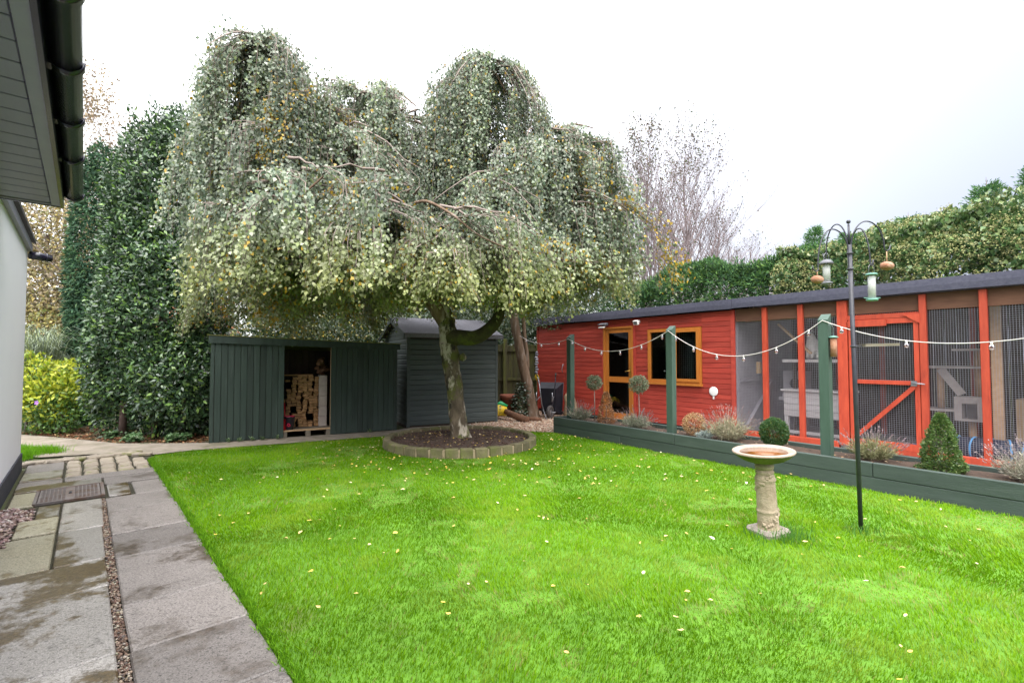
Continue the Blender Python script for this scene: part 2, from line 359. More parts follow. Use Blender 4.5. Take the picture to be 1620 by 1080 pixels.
M['stone_rim'] = pm('stone_rim', (0.28, 0.21, 0.165), (0.38, 0.30, 0.25), 11, 0.85, 0.5, 70, c3=(0.30, 0.27, 0.20), s3=8, t3=(0.58, 0.7))
M['stone_base'] = pm('stone_base', (0.22, 0.19, 0.16), (0.34, 0.30, 0.26), 18, 0.95, 0.9, 50)
M['ring_stone'] = pm('ring_stone', (0.085, 0.076, 0.038), (0.16, 0.138, 0.080), 7, 0.9, 0.7, 40, rand=0.22, c3=(0.10, 0.11, 0.03), s3=4, t3=(0.5, 0.7))
M['mortar'] = pm('mortar', (0.24, 0.19, 0.115), (0.32, 0.26, 0.17), 14, 0.95, 0.6, 60)
M['bark_grey'] = pm('bark_grey', (0.12, 0.075, 0.048), (0.21, 0.145, 0.10), 6, 0.9, 0.8, 30, stretch=(3, 3, 0.6), c3=(0.33, 0.28, 0.25), s3=3, t3=(0.55, 0.72))
M['twig'] = pm('twig', (0.19, 0.145, 0.125), (0.29, 0.235, 0.205), 8, 0.8)
M['twig_dark'] = pm('twig_dark', (0.085, 0.055, 0.05), (0.14, 0.10, 0.09), 8, 0.8)
M['birch_twig'] = pm('birch_twig', (0.19, 0.145, 0.15), (0.30, 0.24, 0.245), 8, 0.8)
M['fence'] = pm('fence', (0.055, 0.052, 0.028), (0.10, 0.09, 0.045), 4, 0.9, 0.5, 40, rand=0.25, stretch=(3, 3, 0.5), c3=(0.12, 0.13, 0.03), s3=1.6, t3=(0.5, 0.65))
M['terracotta'] = pm('terracotta', (0.26, 0.085, 0.05), (0.34, 0.12, 0.075), 6, 0.8, 0.3, 50)
M['block_wood'] = pm('block_wood', (0.29, 0.15, 0.065), (0.42, 0.245, 0.12), 9, 0.8, 0.3, 60, rand=0.2)
M['split_wood'] = pm('split_wood', (0.10, 0.045, 0.027), (0.22, 0.11, 0.06), 9, 0.85, 0.5, 40, rand=0.4)
M['white_block'] = pm('white_block', (0.36, 0.29, 0.265), (0.46, 0.39, 0.36), 5, 0.8, 0.2, 60, rand=0.1)
M['pink'] = pm('pink', (0.55, 0.02, 0.06), (0.6, 0.03, 0.08), 5, 0.4)
M['red_tool'] = pm('red_tool', (0.45, 0.012, 0.02), (0.5, 0.02, 0.03), 5, 0.4)
M['manhole'] = pm('manhole', (0.12, 0.105, 0.10), (0.19, 0.165, 0.16), 14, 0.6, 0.3, 80, metal=0.2, c3=(.11, .06, .035), s3=5, t3=(.5, .65))
M['blue'] = pm('blue', (0.10, 0.36, 0.75), (0.14, 0.42, 0.8), 5, 0.5)
M['tunnel'] = pm('tunnel', (0.015, 0.02, 0.045), (0.03, 0.035, 0.07), 6, 0.6)
M['beige_felt'] = pm('beige_felt', (0.40, 0.34, 0.33), (0.48, 0.42, 0.40), 20, 0.95, 0.4, 150)
M['sisal'] = pm('sisal', (0.45, 0.28, 0.17), (0.55, 0.36, 0.23), 20, 0.95, 0.4, 120)
M['cat_fur'] = pm('cat_fur', (0.62, 0.58, 0.58), (0.76, 0.73, 0.72), 14, 0.9, 0.6, 90)
M['cat_fur_cream'] = pm('cat_fur_cream', (0.36, 0.31, 0.26), (0.58, 0.52, 0.46), 14, 0.9, 0.6, 90)
M['eye'] = pm('eye', (0.01, 0.012, 0.01), None, 5, 0.15)
M['coconut'] = pm('coconut', (0.27, 0.115, 0.06), (0.38, 0.19, 0.12), 14, 0.85, 0.6, 70, c3=(0.48, 0.32, 0.25), s3=5, t3=(0.55, 0.7))
M['seed'] = pm('seed', (0.34, 0.31, 0.26), (0.55, 0.52, 0.46), 120, 0.9, 0.6, 160)
M['green_plastic'] = pm('green_plastic', (0.12, 0.27, 0.22), (0.16, 0.33, 0.27), 5, 0.4)
M['grey_plastic'] = pm('grey_plastic', (0.13, 0.13, 0.15), (0.17, 0.17, 0.19), 5, 0.4)
M['weathered'] = pm('weathered', (0.13, 0.11, 0.08), (0.21, 0.18, 0.14), 7, 0.85, 0.4, 60, stretch=(0.6, 3, 3))
M['yellow_bag'] = pm('yellow_bag', (0.65, 0.45, 0.02), (0.7, 0.5, 0.04), 4, 0.45, c3=(0.02, 0.06, 0.03), s3=9, t3=(0.52, 0.58))
M['green_bag'] = pm('green_bag', (0.01, 0.25, 0.09), (0.02, 0.32, 0.12), 4, 0.4)
M['house_brick'] = pm('house_brick', (0.42, 0.16, 0.08), (0.5, 0.22, 0.12), 6, 0.9)
M['sack'] = pm('sack', (0.24, 0.17, 0.10), (0.34, 0.25, 0.16), 6, 0.9, 0.5, 40)
M['house_white'] = pm('house_white', (0.62, 0.63, 0.66), (0.7, 0.7, 0.73), 3, 0.9)

def birch_bark():
    m = bpy.data.materials.new('birch_bark'); m.use_nodes = True; t = m.node_tree; N = t.nodes; Lk = t.links.new
    b = N['Principled BSDF']; b.inputs['Roughness'].default_value = 0.9
    tcn = N.new('ShaderNodeTexCoord')
    def noise(sc, st, det=6):
        mp = N.new('ShaderNodeMapping'); mp.inputs['Scale'].default_value = st; Lk(tcn.outputs['Object'], mp.inputs['Vector'])
        n = N.new('ShaderNodeTexNoise'); n.inputs['Scale'].default_value = sc; n.inputs['Detail'].default_value = det; n.inputs['Roughness'].default_value = 0.65
        Lk(mp.outputs[0], n.inputs['Vector']); return n.outputs['Fac']
    def mixc(fac, lo, hi, A, B):
        r = N.new('ShaderNodeMapRange'); r.inputs['From Min'].default_value = lo; r.inputs['From Max'].default_value = hi; Lk(fac, r.inputs['Value'])
        x = N.new('ShaderNodeMix'); x.data_type = 'RGBA'; Lk(r.outputs['Result'], x.inputs['Factor'])
        for k, c in (('A', A), ('B', B)):
            if isinstance(c, tuple): x.inputs[k].default_value = (*c, 1)
            else: Lk(c, x.inputs[k])
        return x.outputs['Result']
    c = mixc(noise(9, (1, 1, 0.5)), 0.35, 0.65, (0.055, 0.040, 0.026), (0.15, 0.115, 0.075))
    c = mixc(noise(4.2, (1.4, 1.4, 0.45)), 0.52, 0.56, c, (0.42, 0.37, 0.30))          # peeling white bark
    c = mixc(noise(3.0, (1, 1, 0.8)), 0.50, 0.58, c, (0.10, 0.105, 0.022))             # moss
    c = mixc(noise(5.0, (1, 1, 0.6)), 0.57, 0.62, c, (0.026, 0.019, 0.015))             # dark fissures
    Lk(c, b.inputs['Base Color'])
    bp = N.new('ShaderNodeBump'); bp.inputs['Strength'].default_value = 0.9; bp.inputs['Distance'].default_value = 0.03
    Lk(noise(16, (1, 1, 0.5)), bp.inputs['Height']); Lk(bp.outputs[0], b.inputs['Normal'])
    return m
M['birch_bark'] = birch_bark()

# ------------------------------------------------------------------ foliage helpers
def unit(a): return a / np.maximum(np.linalg.norm(a, axis=1, keepdims=True), 1e-9)
def rdir(n): return unit(R.normal(size=(n, 3)))
def leaves(name, P, A, NRM, Ln, wr, col, mat, parent=None, fold=0.18, broad=0.42):
    """one kite-shaped folded leaf per point: P base, A axis, NRM rough normal"""
    n = len(P); A = unit(A); S = unit(np.cross(A, NRM)); U = np.cross(S, A)
    Ln = np.broadcast_to(Ln, (n,))[:, None]; W = Ln * wr * 0.5
    V = np.empty((n, 4, 3), np.float32)
    V[:, 0] = P; V[:, 1] = P + A * Ln * broad + S * W + U * W * fold * 2
    V[:, 2] = P + A * Ln; V[:, 3] = P + A * Ln * broad - S * W + U * W * fold * 2
    lp = np.arange(n * 4, dtype=np.int32)
    return np_mesh(name, V.reshape(-1, 3), np.full(n, 4, np.int32), lp, mat, parent, np.repeat(col, 4, 0))
def palette(n, cols, wts, jit=0.18):
    cols = np.array(cols, float); k = R.choice(len(cols), n, p=np.array(wts) / np.sum(wts))
    return cols[k] * (1 + R.uniform(-jit, jit, (n, 1))) * (1 + R.uniform(-0.06, 0.06, (n, 3)))
def blades(name, P, H, lean, W, col, mat, parent=None, tipcol=None):
    """grass blades: 5 verts, quad + triangle. lean (N,2) horizontal offset at the tip"""
    n = len(P); a = R.uniform(0, 2 * np.pi, n); S = np.stack([np.cos(a), np.sin(a), np.zeros(n)], 1) * (W / 2)[:, None]
    L3 = np.concatenate([lean, np.zeros((n, 1))], 1); Z = np.zeros((n, 3)); Z[:, 2] = H
    V = np.empty((n, 5, 3), np.float32)
    V[:, 0] = P - S; V[:, 1] = P + S; mid = P + Z * 0.6 + L3 * 0.35
    V[:, 2] = mid + S * 0.75; V[:, 3] = mid - S * 0.75; V[:, 4] = P + Z + L3
    b = (np.arange(n) * 5)[:, None]
    lp = (b + np.array([0, 1, 2, 3, 3, 2, 4])).ravel()
    return np_mesh(name, V.reshape(-1, 3), np.tile([4, 3], n), lp, mat, parent, np.repeat(col, 5, 0))
def in_poly(x, y, poly):
    c = np.zeros(len(x), bool); n = len(poly); j = n - 1
    for i in range(n):
        xi, yi = poly[i]; xj, yj = poly[j]
        k = ((yi > y) != (yj > y)) & (x < (xj - xi) * (y - yi) / (yj - yi + 1e-12) + xi); c ^= k; j = i
    return c
def pebbles(name, P, size, col, mat, parent=None):
    """squashed octahedra"""
    n = len(P); base = np.array([(1, 0, 0), (0, 1, 0), (-1, 0, 0), (0, -1, 0), (0, 0, .7), (0, 0, -.7)], float)
    a = R.uniform(0, 6.28, n); sx = size * R.uniform(.7, 1.4, n); sy = size * R.uniform(.5, 1.0, n); sz = size * R.uniform(.5, .9, n)
    V = np.empty((n, 6, 3))
    for k in range(6):
        x = base[k, 0] * sx; y = base[k, 1] * sy
        V[:, k, 0] = P[:, 0] + x * np.cos(a) - y * np.sin(a); V[:, k, 1] = P[:, 1] + x * np.sin(a) + y * np.cos(a)
        V[:, k, 2] = P[:, 2] + base[k, 2] * sz
    V += R.normal(0, 0.12, V.shape) * size.reshape(-1, 1, 1)
    t = np.array([0, 1, 4, 1, 2, 4, 2, 3, 4, 3, 0, 4, 1, 0, 5, 2, 1, 5, 3, 2, 5, 0, 3, 5])
    lp = ((np.arange(n) * 6)[:, None] + t).ravel()
    return np_mesh(name, V.reshape(-1, 3), np.full(n * 8, 3), lp, mat, parent, np.repeat(col, 6, 0))
M['pebble'] = leafmat('pebble', 0.8, 0.0, 0.3)
def scatter_poly(n, poly):
    p = np.array(poly); lo = p.min(0); hi = p.max(0); X = R.uniform(lo[0], hi[0], n); Y = R.uniform(lo[1], hi[1], n)
    k = in_poly(X, Y, poly); return X[k], Y[k]
def blob_points(n, c, rad, shell=0.35, zmin=None, lump=0.25, ls=1.6, seed=0):
    """points in the outer shell of a lumpy ellipsoid, with outward directions"""
    d = rdir(n); r = 1 - shell * R.uniform(0, 1, n) ** 1.6
    r *= 1 + lump * (vnoise(d * 2 + seed * 3.1, ls, seed) - 0.5) * 2
    P = np.array(c) + d * r[:, None] * np.array(rad)
    o = unit(d / np.array(rad))
    if zmin is not None:
        k = P[:, 2] > zmin; P = P[k]; o = o[k]
    return P, o

# ------------------------------------------------------------------ the setting: ground, lawn, path, patio
HRZ = math.atan2(0.749, -0.663)                                  # house direction (local x runs away along the wall)
hd = (-0.663, 0.749); hl = (-0.749, -0.663)
def HW(s, y): return (s * hd[0] + y * hl[0], s * hd[1] + y * hl[1])
CRZ = math.atan2(-0.799, 0.6013)                                 # planter and cabin direction (local x runs right, y runs back)
PA = (0.77, 9.14)
def CW(s, n): return (PA[0] + 0.6013 * s + 0.799 * n, PA[1] - 0.799 * s + 0.6013 * n)

def sheet(name, poly, z, mat, kind='structure', thick=None):
    b = MB()
    if thick: b.prism(poly, z - thick, z)
    else:
        n = len(poly); a = sum(poly[i][0] * poly[(i + 1) % n][1] - poly[(i + 1) % n][0] * poly[i][1] for i in range(n))
        if a < 0: poly = poly[::-1]
        b.add([(x, y, z) for x, y in poly], [tuple(range(n))])
    o = b.build(name, mat); o['kind'] = kind; return o
sheet('ground', [(-150, -60), (150, -60), (150, 240), (-150, 240)], 0.0, M['ground'])
LAWN = [(2.3, -1.6), HW(-2, -.71), HW(4, -.715), HW(6.3, -.73), HW(8.3, -.71), (-5.12, 7.00), (-4.85, 7.28), (-4.22, 7.62), (-2.39, 8.58), (-1.46, 9.10), (-.4, 9.30), (.72, 9.12), CW(0.0, -.01), CW(11, -.01), (7.5, -1.6)]
sheet('lawn', LAWN, 0.012, M['lawn'])
PATH = [(-11.5, 9.6), (-8.77, 8.80), (-7.77, 8.45), (-6.4, 7.92), (-5.67, 7.93), (-4.94, 7.98), (-2.22, 9.42), (-2.0, 9.75), (-.9, 10.2), (-.45, 9.62), (-.42, 9.32), (-1.46, 9.12), (-2.39, 8.60), (-4.22, 7.64), (-4.85, 7.30), (-5.14, 7.02), (-5.35, 6.98), (-6.07, 7.03), (-6.60, 6.80), (-6.9, 6.9), (-7.6, 7.4), (-11.5, 8.0)]
sheet('garden_path', PATH, 0.024, M['path'])
GRAVEL = [(-.35, 9.35), (.74, 9.16), CW(0, .75), CW(.2, 2.15), CW(-3.2, 2.15), (.72, 13.0), (-1.5, 13.0), (-.35, 10.75), (-.95, 10.28)]
sheet('gravel_bed', GRAVEL, 0.018, M['gravel'])
sheet('cabin_path', [CW(.2, .72), CW(9, .72), CW(9, 2.3), CW(.2, 2.3)], 0.022, M['concrete'])

# grass blades
BARE = [(1.13, 2.20, .030), (1.62, 2.24, .035), (-1.79, 6.25, .10), (-.63, 2.48, .02)]
def grass_blades(name, poly, dens_fn, label, hbase=0.026, clip=None):
    p = np.array(poly); lo = p.min(0); hi = p.max(0); A = (hi - lo).prod()
    n = int(A * 9500); X = R.uniform(lo[0], hi[0], n); Y = R.uniform(lo[1], hi[1], n)
    keep = R.uniform(0, 9500, n) < dens_fn(X, Y); X = X[keep]; Y = Y[keep]
    jx = R.normal(0, .018, len(X)); jy = R.normal(0, .018, len(X))
    k = in_poly(X + jx, Y + jy, poly) & (np.hypot(X + .84, Y - 7.95) > 1.22)
    for bx, by, br in BARE: k &= ~((np.hypot((X - bx) / 1.6, Y - by) < br * (.6 + .8 * vnoise(np.stack([X, Y, X * 0], 1), 14, 8))) & (R.uniform(0, 1, len(X)) < .62))
    X = X[k]; Y = Y[k]; n = len(X)
    q = np.stack([X, Y, np.zeros(n)], 1)
    pn = vnoise(q, 1.3, 3); pf = vnoise(q, 6.0, 4); pm_ = vnoise(q, 2.6, 9)
    bare = vnoise(q, 1.7, 21) * 0.6 + vnoise(q, 7.0, 22) * 0.4
    dd = np.hypot(X, Y)
    H = hbase * (0.75 + 0.5 * pf + R.uniform(-.25, .35, n)) * np.where(bare > .74, .45, 1)
    W = np.where(dd < 4.2, .0042, .0062) * R.uniform(.8, 1.3, n)
    th = vnoise(q, .9, 6) * 9 + R.normal(0, .9, n); ln = H * R.uniform(.2, 1.1, n)
    lean = np.stack([np.cos(th) * ln, np.sin(th) * ln], 1)
    c = np.empty((n, 3)); t = np.clip(.22 + pn * .35 + pm_ * .30 + R.normal(0, .17, n), 0, 1)[:, None]
    c[:] = np.array((.072, .185, .005)) * (1 - t) + np.array((.20, .38, .007)) * t
    dry = (R.uniform(0, 1, n) < .035 + .35 * (bare > .70)); c[dry] = np.array((.33, .34, .10)) * R.uniform(.7, 1.1, (dry.sum(), 1))
    dull = np.clip((vnoise(q, 2.1, 41) * .6 + vnoise(q, 8.0, 42) * .4 - .57) * 5, 0, .45)[:, None]; c = c * (1 - dull) + np.array((.25, .35, .035)) * dull * R.uniform(.85, 1.15, (n, 1))
    o = blades(name, np.stack([X, Y, np.full(n, .010)], 1), H, lean, W, c, M['grass'])
    return tag(o, label, 'grass', kind='stuff')
def dens(X, Y):
    d = np.hypot(X, Y); e = np.where(d < 3.2, 9500, np.where(d < 5.0, 7200, 4600))
    return np.where((Y < 1.3), 900, e) * np.where(np.abs(X) > 1.25 * np.maximum(Y, .5) + 0.8, .12, 1)
grass_blades('grass', LAWN, dens, 'short bright green grass of the lawn strewn with yellow leaves')
# longer tufts round the bird bath foot and along the edges
def tufts(name, cs, label, per=70, h=.09, spread=.09, col=((.07, .19, .03), (.14, .30, .06))):
    P = []
    for cx, cy in cs:
        P.append(np.stack([R.normal(cx, spread, per), R.normal(cy, spread, per), np.full(per, .01)], 1))
    P = np.concatenate(P); n = len(P); t = R.uniform(0, 1, (n, 1)); th = R.uniform(0, 6.28, n); H = h * R.uniform(.5, 1.2, n); ln = H * R.uniform(.2, .8, n)
    o = blades(name, P, H, np.stack([np.cos(th) * ln, np.sin(th) * ln], 1), R.uniform(.004, .008, n), np.array(col[0]) * (1 - t) + np.array(col[1]) * t, M['grass'])
    return tag(o, label, 'grass', kind='stuff')
tufts('grass_tufts', [(2.12, 3.80), (2.18, 3.9), (2.05, 3.72), (2.2, 3.74), (1.93, 3.78), (2.8, 3.9)], 'longer darker grass tufts at the bird bath foot', 60, .10, .06)
sheet('side_lawn', [(-7.3, 7.34), (-6.68, 6.80), (-6.75, 6.3), (-9.0, 8.0), (-10, 8.1)], 0.013, M['lawn'])
tufts('side_grass', [(-7.2 - .12 * i, 7.2 + .06 * (i % 4) - .05 * i * 0 + .08 * (i // 4)) for i in range(-4, 10)] + [(-6.78, 6.72), (-6.85, 6.82), (-7.0, 6.98), (-7.05, 7.05), (-6.95, 6.9), (-7.15, 7.1)], 'small patch of grass behind the corner of the white wall', 260, .10, .08, ((.09, .24, .012), (.2, .42, .02)))
# grass overhanging the slab edge
E2 = [HW(1.0 + .05 * i, -.715 + .012 * math.sin(i * 1.7)) for i in range(146)]
tufts('edge_grass', E2, 'grass blades overhanging the edge of the paving', 34, .05, .014, ((.08, .22, .012), (.2, .42, .018)))

# paving
patio = MB().add([(-2, -.72, .006), (9.0, -.72, .006), (9.0, .52, .006), (-2, .52, .006)], [(0, 1, 2, 3)]).build('patio', M['bedding'], None, (0, 0, 0), (0, 0, HRZ)); patio['kind'] = 'structure'
def slab(s0, s1, y0, y1, mat, k=0, name='paving_slab', top=.030, bev=.007, gap=.013, jit=.004):
    me = bbox_mesh(s1 - s0 - gap, y1 - y0 - gap, .05, mat, bev, jit, k)
    return piece(name, me, patio, ((s0 + s1) / 2, (y0 + y1) / 2, top - .025 + random.uniform(-.003, .003)), (random.uniform(-.004, .004), random.uniform(-.004, .004), random.uniform(-.006, .006)))
rj = [-1.6, -1.0, -.3, .4, 1.1, 1.75, 2.33, 2.92, 3.47, 4.33, 4.92, 5.70, 6.26]
for i in range(len(rj) - 1): slab(rj[i], rj[i + 1], -.705, -.188, M['slab_right'], i)
slab(6.27, 6.90, -.705, -.425, M['slab_right'], 31); slab(6.33, 6.90, -.405, -.215, M['slab'], 32)
lj = [-1.6, -.8, 0, .8, 1.55, 2.25, 2.95, 3.86, 4.41]
for i in range(len(lj) - 1): slab(lj[i], lj[i + 1], -.150, .50, M['slab'], 40 + i)
slab(4.41, 5.26, -.150, .125, M['slab'], 51); slab(4.41, 5.26, .130, .50, M['slab_yellow'], 52)
slab(5.26, 6.28, -.165, .12, M['slab'], 53); slab(5.30, 5.80, .125, .385, M['slab_yellow'], 54); slab(5.80, 6.28, .125, .29, M['slab'], 55)
slab(6.40, 7.02, .315, .50, M['slab_yellow'], 56)
slab(7.06, 7.36, -.19, .51, M['slab'], 57); slab(6.93, 7.33, -.70, -.20, M['slab_right'], 58)
slab(7.36, 7.64, .14, .51, M['slab_right'], 59); slab(7.36, 7.64, -.70, .135, M['slab_right'], 60)
slab(7.66, 8.20, .15, .51, M['slab'], 61); slab(8.21, 8.80, .15, .51, M['slab_right'], 62)
for i, yv in enumerate(np.linspace(.06, -.60, 5)):
    for j, sv in enumerate((7.80, 8.10, 8.40, 8.68)):
        if j == 3 and i in (4,): continue
        slab(sv - .14, sv + .14, yv - .078, yv + .078, M['cobble'], 70 + i * 4 + j, 'cobble', .034, .018, .014, .012)
# broken stone edge between the cobbles and the path
for i in range(26):
    s_ = 8.86 + .10 * (i % 2) + random.uniform(-.03, .03); y_ = .55 - i * .05
    if y_ < -.60: s_ -= (-.60 - y_) * 2.2
    piece('edging_stone', bbox_mesh(.10, random.choice((.16, .22)), .05, M['cobble'] if i % 3 else M['path'], .014, .016, 200 + i % 7), patio, (s_, y_, .022 + random.uniform(0, .012)), (random.uniform(-.1, .1), random.uniform(-.1, .1), random.uniform(-.5, .5)))
# drain cover in the paving
mh = MB(); mh.box((-.30, -.23, 0), (.30, .23, .020))
mo = mh.build('drain_cover', M['manhole'], None, (*HW(6.74, .07), .012), (0, 0, HRZ)); tag(mo, 'rusty grey metal drain cover set in the paving by the white wall', 'drain cover')
fr = MB(); fr.box((-.33, -.265, 0), (.33, -.237, .022)); fr.box((-.33, .237, 0), (.33, .262, .022)); fr.box((-.33, -.236, 0), (-.306, .236, .022)); fr.box((.306, -.236, 0), (.33, .236, .022)); fr.build('cover_frame', M['manhole'], mo)
st = MB()
for i in range(19):
    for j in range(14):
        if abs(j - 6.5) < .8: continue
        Mx = Matrix.Translation((-.275 + i * .0305, -.20 + j * .0308, .0205)) @ Matrix.Rotation(math.radians(45 if (i + j) % 2 else -45), 4, 'Z'); st.box((-.012, -.0045, 0), (.012, .0045, .0022), Mx)
tag(st.build('tread_studs', M['manhole'], mo), kind='stuff')
st = MB(); st.box((-.04, -.012, .0205), (.04, .012, .028)); st.build('lifting_handle', M['black_metal'], mo)
# pebbles in the slot and loose chips by the wall
n = 5200; s_ = R.uniform(-1.2, 6.3, n); y_ = R.uniform(-.190, -.147, n)
cc = palette(n, [(.17, .11, .08), (.26, .20, .15), (.09, .055, .04), (.32, .28, .22), (.12, .10, .09)], [4, 3, 3, 1.5, 2])
P = np.stack([s_ * hd[0] + y_ * hl[0], s_ * hd[1] + y_ * hl[1], R.uniform(.008, .022, n)], 1)
tag(pebbles('slot_gravel', P, R.uniform(.006, .013, n), cc, M['pebble']), 'brown and cream gravel filling the slot between the slabs', 'gravel', kind='stuff')
n = 900; s_ = np.concatenate([R.uniform(5.1, 6.35, n // 2), R.uniform(5.8, 6.2, n - n // 2)]); y_ = np.concatenate([R.uniform(.40, .54, n // 2), R.uniform(.30, .54, n - n // 2)])
P = np.stack([s_ * hd[0] + y_ * hl[0], s_ * hd[1] + y_ * hl[1], R.uniform(.012, .04, n)], 1)
cc = palette(n, [(.30, .22, .19), (.45, .38, .36), (.12, .07, .06), (.22, .15, .14)], [3, 2, 2, 3])
tag(pebbles('slate_chippings', P, R.uniform(.012, .030, n), cc, M['pebble']), 'purple brown stone chippings heaped against the white wall', 'chippings', kind='stuff')
X, Y = scatter_poly(9000, GRAVEL); n = len(X)
cc = palette(n, [(.42, .27, .19), (.55, .42, .32), (.28, .15, .10), (.62, .55, .46), (.30, .24, .2)], [4, 3, 3, 1.5, 1.5])
tag(pebbles('gravel', np.stack([X, Y, R.uniform(.012, .03, n)], 1), R.uniform(.014, .028, n), cc, M['pebble']), 'pinkish brown gravel between the small shed and the planter', 'gravel', kind='stuff')

# ------------------------------------------------------------------ white house at the left
house = empty('house', (*HW(0, 0.032), 0), HRZ, 'white rendered house with dark soffit and black gutter at the left edge', 'house')
b = MB(); b.box((-6, .53, .22), (8.62, 5, 2.86)); b.build('wall', M['white_wall'], house)
b = MB(); b.box((-6, .515, 0), (8.635, 5, .219)); b.build('wall_plinth', M['plinth'], house)
SOF = 2.72
b = MB(); b.box((-6, .150, SOF - .006), (5.70, .205, SOF + .03)); b.box((5.66, .206, SOF - .006), (5.70, 1.15, SOF + .03)); b.build('soffit_trim', M['upvc_frame'], house)
k = 0; s_ = 5.553
while s_ > -4.0:
    piece('soffit_board', bbox_mesh(.187, .93, .018, M['upvc_grey'], .003), house, (s_, .676, SOF + .011)); s_ -= .200; k += 1
b = MB(); b.box((-6, .235, SOF + .021), (5.69, 1.14, SOF + .03)); b.build('soffit_backing', M['black_plastic'], house)
b = MB(); b.box((-6, .128, SOF - .012), (5.72, .149, SOF + .24)); b.box((5.701, .15, SOF - .012), (5.72, 1.15, SOF + .34)); b.build('fascia', M['gutter'], house)
b = MB(); b.lathe([(.001, 0), (.045, 0), (.048, .006), (.030, .010)], 24, (4.93, .62, SOF - .010)); b.build('downlight', M['grey_metal'], house)
# half-round gutter
g = MB(); gy, gz, gr = .066, SOF + .135, .062
ang = np.linspace(math.pi, 2 * math.pi, 15)
prof = [(gy + gr * math.cos(a), gz + gr * math.sin(a)) for a in ang]; prof2 = [(gy + (gr - .004) * math.cos(a), gz + (gr - .004) * math.sin(a)) for a in ang[::-1]]
ring = prof + prof2; nn = len(ring)
g.add([(-6, y, z) for y, z in ring] + [(5.74, y, z) for y, z in ring], [tuple(range(nn - 1, -1, -1)), tuple(range(nn, 2 * nn))] + [(i, (i + 1) % nn, nn + (i + 1) % nn, nn + i) for i in range(nn)], True)
gut = g.build('gutter', M['gutter'], house)
for s_ in (.4, .95, 1.5, 1.98, 2.53, 3.18, 3.91, 4.65, 5.72):
    b = MB(); wd = .035 if s_ < 5.6 else .022
    o1 = [(gy + (gr + .009) * math.cos(a), gz + (gr + .009) * math.sin(a)) for a in ang]; o2 = [(gy + (gr + .001) * math.cos(a), gz + (gr + .001) * math.sin(a)) for a in ang[::-1]]
    rg = o1 + o2
    b.add([(s_ - wd, y, z) for y, z in rg] + [(s_ + wd, y, z) for y, z in rg], [tuple(range(nn - 1, -1, -1)), tuple(range(nn, 2 * nn))] + [(i, (i + 1) % nn, nn + (i + 1) % nn, nn + i) for i in range(nn)], True)
    b.box((s_ - wd, .118, gz - .05), (s_ + wd, .1278, gz + .02))
    b.build('gutter_bracket', M['gutter'], gut)
b = MB(); b.lathe([(.001, 0), (gr, 0), (gr, .01), (.001, .011)], 24, M=Matrix.Translation((5.742, gy, gz)) @ Matrix.Rotation(math.radians(90), 4, 'Y')); b.build('gutter_stop_end', M['gutter'], gut)
b = MB(); b.add([(-6, .05, 3.0), (5.75, .05, 3.0), (5.75, 3.0, 4.6), (-6, 3.0, 4.6), (-6, .05, 2.94), (5.75, .05, 2.94), (5.75, 3.0, 4.54), (-6, 3.0, 4.54)], [(0, 1, 2, 3), (7, 6, 5, 4), (0, 4, 5, 1), (1, 5, 6, 2), (2, 6, 7, 3), (3, 7, 4, 0)]); b.build('roof', M['roof_tile'], house)
# lower eave of the far end
b = MB(); b.box((5.73, .49, 2.755), (8.66, .528, 2.85)); b.build('eaves_board', M['upvc_frame'], house)
b = MB(); b.add([(5.73, .46, 2.87), (8.70, .46, 2.87), (8.70, 3.0, 4.0), (5.73, 3.0, 4.0), (5.73, .46, 2.91), (8.70, .46, 2.91), (8.70, 3.0, 4.06), (5.73, 3.0, 4.06)], [(3, 2, 1, 0), (4, 5, 6, 7), (0, 1, 5, 4), (1, 2, 6, 5), (2, 3, 7, 6), (3, 0, 4, 7)]); b.build('eaves_roof', M['roof_tile'], house)
b = MB(); b.tube([(8.55, .50, 2.70), (8.60, .42, 2.70), (8.66, .32, 2.70)], [.05, .05, .045], 16); b.torus((8.64, .35, 2.70), .048, .008, Matrix.Rotation(math.radians(90), 3, 'X')); b.build('pipe_end', M['gutter'], house)

# ------------------------------------------------------------------ green log store
LRZ = math.atan2(.468, .884)
ls = empty('log_store', (-4.94, 7.93, 0), LRZ, 'dark green board log store with an open middle full of firewood', 'log store')
zt = lambda x: 1.655 - .029 * x                                   # underside of the fascia
def vboards(x0, x1, parent, ymid, zt, mat, wd=.0945, z0=.03, name='board', t=.018):
    x = x0; k = 0
    while x < x1 - .03:
        w_ = min(wd, x1 - x); h = zt(x + w_ / 2) - z0
        piece(name, bbox_mesh(w_ - .004, t, 1.0, mat, .004), parent, (x + w_ / 2, ymid + random.uniform(-.003, .003), z0 + h / 2 + random.uniform(-.006, .006)), (0, random.uniform(-.002, .002), 0), (1, 1, h)); x += w_; k += 1
for x0_, x1_, z1_ in ((.056, 1.035, 1.60), (1.93, 3.05, 1.55)): b = MB(); b.box((x0_, .0125, .05), (x1_, .02, z1_)); b.build('front_light_seal', M['dark_wood'], ls)  # added panels behind the boards, stop light leaking through the gaps
vboards(.06, 1.10, ls, 0, lambda x: zt(x) + .03, M['log_green'])
vboards(1.865, 3.07, ls, 0, lambda x: zt(x) + .03, M['log_green'])
b = MB(); b.box((0, -.012, 0), (.055, .05, 1.66)); b.build('corner_post', M['log_green'], ls)
b = MB(); b.box((1.04, .012, .0), (1.10, .07, 1.62)); b.build('jamb', M['log_green'], ls)
b = MB(); b.box((1.865, .012, .0), (1.92, .07, 1.60)); b.build('jamb', M['bare_wood'], ls)
